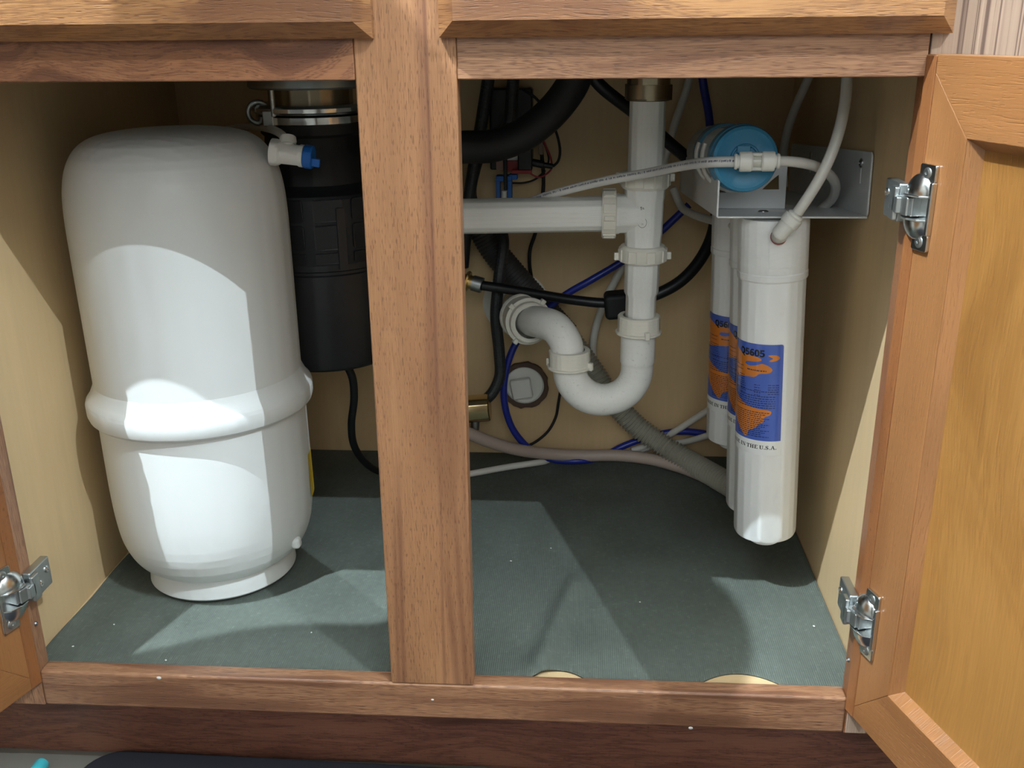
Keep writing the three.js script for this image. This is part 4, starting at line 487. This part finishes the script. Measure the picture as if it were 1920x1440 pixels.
// ------------------------------------------------------------------ things on the room floor, crumbs
{ const g = extrude(roundRect(-0.372, 0.60, -0.55, 0, 0.040, 8), 0.012, 0.004); g.rotateX(-Math.PI / 2); g.rotateY(-0.022); g.translate(0, FLOOR + 0.0002, -0.0555); const t = put('floor_mat', g, solid([24, 25, 34], 0.85)); tag(t, 'black kitchen floor mat with a rounded corner in front of the toe kick', 'mat'); }
{ const a = V(-0.4182,-0.1445,-0.0414), b = V(-0.4182,-0.1445,-0.0265), t = thing('pen_cap', 'turquoise plastic pen cap lying on the floor by the toe kick', 'pen cap', [a.x, FLOOR, a.z]);
  put('cap', along(lathe([[0.0035, 0.006], [0.0040, 0], [0.0066, 0], [0.0072, 0.0012], [0.0072, 0.046], [0.006, 0.048], [0, 0.048]], 32), a, b), solid([70, 186, 196], 0.35), t); }
{ const P = [[V(-0.3406,-0.003,-0.0846), 'tiny white paint chip on the mat just left of the tank foot'], [V(-0.3644,-0.003,-0.0451), 'tiny white paint chip on the mat at the front left corner'], [V(-0.2632,-0.003,-0.0275), 'tiny white paint chip against the bottom rail in the left opening'], [V(-0.1343,-0.003,-0.081), 'tiny white paint chip on the mat between the tank foot and centre stile'], [V(0.057,-0.003,-0.2333), 'tiny white paint chip on the mat just right of the centre stile'], [V(0.1017,-0.003,-0.2651), 'tiny white paint chip on the mat, furthest back of all'], [V(0.1988,-0.003,-0.1544), 'tiny white paint chip in the dark shadow in the middle of the mat'], [V(0.3715,-0.003,-0.1186), 'tiny white paint chip on the mat near the right wall and lower hinge']];
  const r = rng(33), m = solid([232, 234, 230], 0.6); for (const [p, label] of P) { const g = plain(new THREE.IcosahedronGeometry(0.0008 + r() * 0.0004, 0)); g.scale(1.3, 0.55, 1); g.rotateY(r() * 3); g.translate(p.x, p.y + 0.0002, p.z); const o = put('paint_chip', g, m); tag(o, label, 'paint chip', 'paint chips scattered on the mat'); } }

{ const Q = [[V(-0.2587,-0.0028,0.0002), 'white paint fleck on the bottom rail under the tank', 0.0020], [V(-0.0004,-0.0168,0.0002), 'white paint fleck on the bottom rail under the centre stile', 0.0012], [V(0.2378,-0.0382,0.0002), 'pale paint fleck at the lower edge of the bottom rail, right of the stile', 0.0018]];
  for (const [p, label, w] of Q) { const g = plain(new THREE.IcosahedronGeometry(w, 1)); g.scale(1.2, 0.8, 0.3); g.translate(p.x, p.y, p.z); tag(put('paint_chip', g, solid([226, 226, 226], 0.5)), label, 'paint chip', 'paint flecks on the bottom rail'); } }
// ------------------------------------------------------------------ the person taking the picture: outside the frame, but their shadow lies on the mat
{
  const smin = (a, b, k) => { const h = clamp(0.5 + 0.5 * (b - a) / k); return b + (a - b) * h - k * h * (1 - h); };
  const cap = (a, b, r0, r1) => { const d = b.clone().sub(a), dd = d.dot(d); return (x, y, z) => { const px = x - a.x, py = y - a.y, pz = z - a.z, t = clamp((px * d.x + py * d.y + pz * d.z) / dd); const qx = px - d.x * t, qy = py - d.y * t, qz = pz - d.z * t; return Math.sqrt(qx * qx + qy * qy + qz * qz) - (r0 + (r1 - r0) * t); }; };
  const ell = (c, rx, ry, rz) => (x, y, z) => { const a = (x - c.x) / rx, b = (y - c.y) / ry, d = (z - c.z) / rz, k = Math.sqrt(a * a + b * b + d * d); return (k - 1) * Math.min(rx, ry, rz); };
  const mesh = (fs, lo, hi, cell, k) => { const c = lo.clone().add(hi).multiplyScalar(0.5), h = Math.max(hi.x - lo.x, hi.y - lo.y, hi.z - lo.z) / 2, N = Math.ceil(2 * h / cell) + 2, mc = new MarchingCubes(N, M.black, false, false, 400000); const half = N / 2;
    for (let kz = 0; kz < N; kz++) for (let ky = 0; ky < N; ky++) for (let kx = 0; kx < N; kx++) { const x = c.x + (kx - half) / half * h, y = c.y + (ky - half) / half * h, z = c.z + (kz - half) / half * h; let v = 1e3; if (x > lo.x && x < hi.x && y > lo.y && y < hi.y && z > lo.z && z < hi.z) for (const f of fs) v = v > 1e2 ? f(x, y, z) : smin(v, f(x, y, z), k); mc.field[kx + ky * N + kz * N * N] = -Math.min(v, 1); }
    mc.isolation = 0; mc.update(); const n = mc.count, g = new THREE.BufferGeometry(); g.setAttribute('position', new THREE.BufferAttribute(mc.positionArray.slice(0, n * 3), 3)); g.setAttribute('normal', new THREE.BufferAttribute(mc.normalArray.slice(0, n * 3), 3)); g.scale(h, h, h); g.translate(c.x, c.y, c.z); const w = mergeVertices(new THREE.BufferGeometry().setAttribute('position', g.attributes.position), 1e-5); w.computeVertexNormals(); return plain(w); };
  const J = { hipL: V(-0.50, 0.82, 0.90), hipR: V(-0.34, 0.82, 0.90), kneeL: V(-0.52, 0.40, 0.88), kneeR: V(-0.33, 0.40, 0.91), ankL: V(-0.52, -0.07, 0.97), ankR: V(-0.32, -0.07, 1.0), belly: V(-0.385, 0.935, 0.66), chest: V(-0.350, 1.01, 0.48), neck: V(-0.365, 1.085, 0.350), head: V(-0.354, 1.180, 0.318), shL: V(-0.455, 1.068, 0.345), shR: V(-0.225, 1.045, 0.42), elL: V(-0.645, 0.905, 0.35), wrL: V(-0.655, 0.815, 0.12), elR: V(-0.205, 0.800, 0.585), wrR: V(-0.285, 0.620, 0.745) };
  const p = thing('person', 'person in dark clothes bending over in front of the cabinet, seen only as a shadow', 'person', [-0.36, FLOOR, 0.8]);
  const H = J.head, body = [ell(H, 0.074, 0.108, 0.092), ell(H.clone().add(V(0, -0.045, -0.03)), 0.055, 0.062, 0.062), cap(H.clone().add(V(0, -0.005, -0.088)), H.clone().add(V(0, -0.028, -0.104)), 0.010, 0.013), cap(H.clone().add(V(-0.074, 0, 0.005)), H.clone().add(V(-0.078, -0.03, 0)), 0.012, 0.008), cap(H.clone().add(V(0.074, 0, 0.005)), H.clone().add(V(0.078, -0.03, 0)), 0.012, 0.008), cap(J.neck, H, 0.050, 0.048), cap(J.neck, J.chest, 0.055, 0.09), cap(J.chest, J.belly, 0.09, 0.10), cap(J.shL, J.elL, 0.042, 0.036), cap(J.elL, J.wrL, 0.036, 0.026), cap(J.shR, J.elR, 0.042, 0.036), cap(J.elR, J.wrR, 0.036, 0.026), cap(J.shL, J.shR, 0.04, 0.04)];
  const hand = (w, d, side) => { const f = d.clone().normalize(), s = side.clone().normalize(), u = f.clone().cross(s); const palm = w.clone().addScaledVector(f, 0.075), out = [cap(w, palm, 0.024, 0.030), cap(w.clone().addScaledVector(s, 0.02), palm.clone().addScaledVector(s, 0.022), 0.014, 0.014), cap(w.clone().addScaledVector(s, -0.02), palm.clone().addScaledVector(s, -0.022), 0.014, 0.014)]; [[-0.030, 0.062], [-0.010, 0.075], [0.010, 0.072], [0.029, 0.055]].forEach(([o, L]) => { const a = palm.clone().addScaledVector(s, o), b = a.clone().addScaledVector(f, L * 0.55), c = b.clone().addScaledVector(f, L * 0.4).addScaledVector(u, -L * 0.3); out.push(cap(a, b, 0.0095, 0.0088), cap(b, c, 0.0088, 0.0075)); }); const a = w.clone().addScaledVector(f, 0.03).addScaledVector(s, -0.028), b = a.clone().addScaledVector(s, -0.03).addScaledVector(f, 0.03); out.push(cap(a, b, 0.011, 0.0095), cap(b, b.clone().addScaledVector(f, 0.028), 0.0095, 0.008)); return out; };
  const skin = solid([196, 148, 122], 0.5), shirt = solid([46, 50, 62], 0.85), denim = solid([38, 44, 62], 0.85);
  const bodyG = mesh(body, V(-0.76, 0.55, 0.08), V(-0.08, 1.34, 0.95), 0.012, 0.022);
  const hL = mesh(hand(J.wrL, V(0.02, -0.015, -0.30), V(-1, 0, 0)), V(-0.76, 0.74, -0.08), V(-0.56, 0.86, 0.16), 0.005, 0.008), hR = mesh(hand(J.wrR, V(-0.12, -0.40, 0.24), V(1, 0, 0.3)), V(-0.40, 0.42, 0.66), V(-0.22, 0.66, 0.92), 0.005, 0.008);
  put('body', [bodyG, hL, hR], skin, p);
  put('shirt', mesh([cap(J.neck.clone().add(V(0, -0.03, 0.03)), J.chest, 0.075, 0.125), cap(J.chest, J.belly, 0.125, 0.130), cap(J.belly, V(-0.415, 0.85, 0.86), 0.130, 0.135), cap(J.shL, J.shR, 0.056, 0.056), cap(J.shL, J.neck.clone().add(V(0.01, 0.025, -0.02)), 0.056, 0.062), cap(J.shL, J.shL.clone().lerp(J.elL, 0.75), 0.058, 0.052), cap(J.shR, J.shR.clone().lerp(J.elR, 0.75), 0.058, 0.052)], V(-0.74, 0.66, 0.20), V(-0.06, 1.20, 1.04), 0.014, 0.03), shirt, p, 'dark shirt');
  put('trousers', mesh([cap(J.hipL, J.hipR, 0.105, 0.105), cap(J.hipL, J.kneeL, 0.095, 0.070), cap(J.kneeL, J.ankL, 0.068, 0.050), cap(J.hipR, J.kneeR, 0.095, 0.070), cap(J.kneeR, J.ankR, 0.068, 0.050)], V(-0.70, -0.13, 0.72), V(-0.16, 0.98, 1.14), 0.014, 0.03), denim, p, 'dark blue trousers');
  for (const a of [J.ankL, J.ankR]) put('shoe', mesh([cap(V(a.x, FLOOR + 0.035, a.z + 0.05), V(a.x, FLOOR + 0.032, a.z - 0.13), 0.040, 0.036), cap(V(a.x, FLOOR + 0.04, a.z + 0.03), V(a.x, a.y + 0.02, a.z + 0.01), 0.04, 0.045)], V(a.x - 0.09, FLOOR + 0.001, a.z - 0.20), V(a.x + 0.09, a.y + 0.06, a.z + 0.12), 0.009, 0.02), M.blackRubber, p);
  put('hair', mesh([ell(H.clone().add(V(0, 0.020, 0.010)), 0.086, 0.106, 0.098)].map(f => (x, y, z) => Math.max(f(x, y, z), (H.y + 0.018) - y - (z - H.z) * 1.3)), H.clone().add(V(-0.12, -0.12, -0.13)), H.clone().add(V(0.12, 0.14, 0.13)), 0.006, 0.01), solid([58, 44, 34], 0.7), p, 'short brown hair');
  for (const s of [-1, 1]) { const e = plain(new THREE.SphereGeometry(0.011, 16, 12)); e.translate(H.x + s * 0.030, H.y - 0.002, H.z - 0.084); put('eye', e, solid([230, 228, 222], 0.2), p); }
  { const g = plain(new THREE.TorusGeometry(0.020, 0.004, 8, 20, Math.PI)); g.rotateZ(Math.PI); g.scale(1, 0.35, 0.6); g.translate(H.x, H.y - 0.052, H.z - 0.091); put('mouth', g, solid([160, 92, 84], 0.5), p); }
}

renderer.render(scene, camera);
